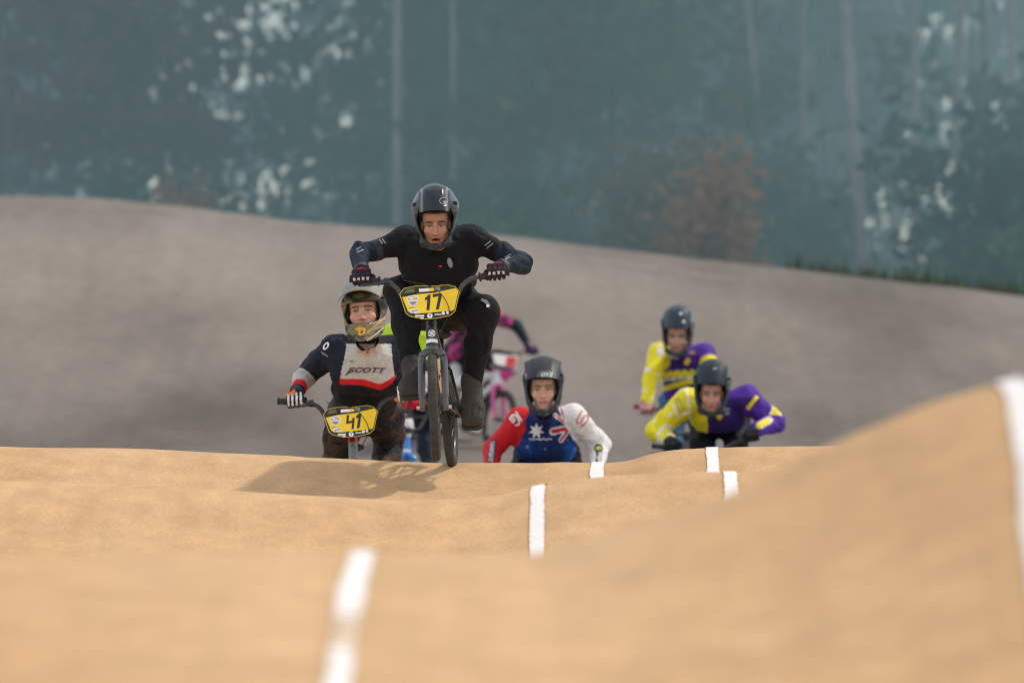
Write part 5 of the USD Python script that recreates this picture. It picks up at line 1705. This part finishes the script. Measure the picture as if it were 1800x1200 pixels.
rider(dict(bike=BZ, label='rear rider in yellow and purple jersey and blue jeans, upright behind the front one', seed=27,
           head=(1191, 588, 40.2), look=(-6, 14, 2), neck=(1196, 622, 40.5), chest=(1200, 655, 40.6), pelvis=(1208, 706, 40.8), head_size=1.0,
           shL=(1158, 622, 40.5), shR=(1238, 622, 40.5), elL=(1143, 668), elR=(1258, 664), knL=(1182, 778), knR=(1240, 778), grip_at=(0.30, 0.30),
           handL=(1135, 722, 40.05), skin=(0.52, 0.30, 0.23), jersey=jerseyZ, prints=printsZ, trousers=lambda i: paint(len(i['u']), np.array([0.045, 0.135, 0.24])), fold=0.012,
           glove=lambda i: paint(len(i['a']), np.array([0.48, 0.26, 0.24])), shoe=lambda i: paint(len(i['h']), np.array([0.03, 0.03, 0.03])), voxel=0.0085, helmet_prints=lambda: [('rivet', *flat(shapely.Point(a, b).buffer(2.2), 2), 'print_white', 0.005) for a, b in ((1197, 551), (1202, 565), (1217, 565))], sleeve=1.15, torso=0.95,
           helmet=dict(mat='helmet_gloss', colour=helmY, h=0.0052, scale=1.02, tall=0.008, shift=(0, -0.012, 0.026), peak=(0.090, 0.088, (0.076, 0.166), (0.185, 0.070), 0.018), peak_colour=lambda v: paint(len(v), np.array([0.010, 0.022, 0.032])))))

# ---- rider in lime, hidden behind the first two
O, Fr = on_wheels(724, 38.8, 714, 37.85)
BH = Bike(O, Fr, math.radians(0.0))
make_bike(BH, 'blue-forked bicycle with white bands half hidden behind the rider with plate 41', frame='frame_blue', fork='frame_blue', crank=math.radians(8), headset='frame_white')


def jerseyH(i):
    c = paint(len(i['u']), np.array([0.45, 0.66, 0.03]))
    put(c, (i['v'] > 655), WHITE)
    put(c, (i['v'] > 688), RED)
    return c


def trousersH(i):
    c = paint(len(i['u']), np.array([0.012, 0.018, 0.035]))
    put(c, np.abs(i['t'] - 0.95) < 0.09, WHITE * 0.85)
    return c


rider(dict(bike=BH, label='rider in lime yellow jersey almost hidden behind the two riders with numbered plates', seed=33,
           head=(720, 542, 37.9), look=(0, 8, 0), neck=(720, 580, 38.15), chest=(721, 615, 38.3), pelvis=(724, 690, 38.6), head_size=0.9, size=0.92,
           shL=(690, 588, 38.25), shR=(744, 590, 38.25), elL=(682, 650), elR=(746, 655), knL=(706, 752), knR=(745, 752), grip_at=(0.29, 0.29), handL=(700, 712, 37.95), handR=(737, 712, 37.95),
           skin=(0.42, 0.23, 0.18), jersey=jerseyH, trousers=trousersH, fold=0.01, face_voxel=0.005,
           glove=lambda i: paint(len(i['a']), RED * 0.8), shoe=lambda i: paint(len(i['h']), np.array([0.03, 0.03, 0.03])), voxel=0.010, torso=0.85,
           helmet=dict(mat='helmet_matte', colour=lambda v: paint(len(v), np.array([0.03, 0.03, 0.035])), h=0.006, peak=(0.09, 0.088, (0.085, 0.145), (0.19, 0.085), 0.02), peak_colour=lambda v: paint(len(v), np.array([0.03, 0.03, 0.035])))))

# ---- rider in pink and dark teal far behind, leaning into the berm
dP = 48.0
O, Fr = on_wheels(760, dP + 0.5, 866, dP - 0.28)
BP = Bike(O, Fr, math.radians(12.0))
make_bike(BP, 'pink-forked white bicycle leaning over at the foot of the berm', plate=True, plate_col='print_white', number='red', crank=math.radians(80), fork='frame_pink', frame='frame_white', headset='frame_white')


def jerseyP(i):
    c = paint(len(i['u']), TEAL)
    n = meshkit.fbm(i['p'] * 30, 2, 41)
    put(c, (i['v'] < i['v'].min() + 16) & (n > 0.50), PINK * 0.8)
    put(c, (i['arm'] & (i['side'] == 0) & (n > 0.53)), PINK * 0.8)
    put(c, i['arm'] & (i['side'] == 1) & (i['t'] < 0.6) & (n > 0.48), PINK)
    return c


def trousersP(i):
    c = paint(len(i['u']), TEAL)
    n = meshkit.fbm(i['p'] * 26, 2, 43)
    put(c, (i['t'] > 0.72) & (i['t'] < 1.35) & (n > 0.42), WHITE * 0.95)
    put(c, (np.abs(i['t'] - 1.12) < 0.10), PINK)
    return c


rider(dict(bike=BP, label='rider in dark teal and pink far behind the airborne rider, leaning in the turn', seed=37,
           head=(826, 545, 47.6), look=(25, 12, 8), neck=(832, 562, 48.0), chest=(830, 580, 48.2), pelvis=(812, 622, 48.6), head_size=0.95,
           shL=(806, 572, 48.0), shR=(868, 557, 48.0), elL=(798, 625), elR=(908, 572), knL=(830, 668), knR=(893, 645), 
           skin=(0.42, 0.23, 0.18), jersey=jerseyP, trousers=trousersP, fold=0.01, face_voxel=0.006,
           glove=lambda i: paint(len(i['a']), np.array([0.05, 0.03, 0.08])), shoe=lambda i: paint(len(i['h']), WHITE * 0.8), voxel=0.011,
           helmet=dict(mat='helmet_matte', colour=lambda v: paint(len(v), np.array([0.03, 0.03, 0.035])), h=0.0065, peak=(0.09, 0.088, (0.085, 0.145), (0.19, 0.085), 0.02), peak_colour=lambda v: paint(len(v), np.array([0.03, 0.03, 0.035])))))
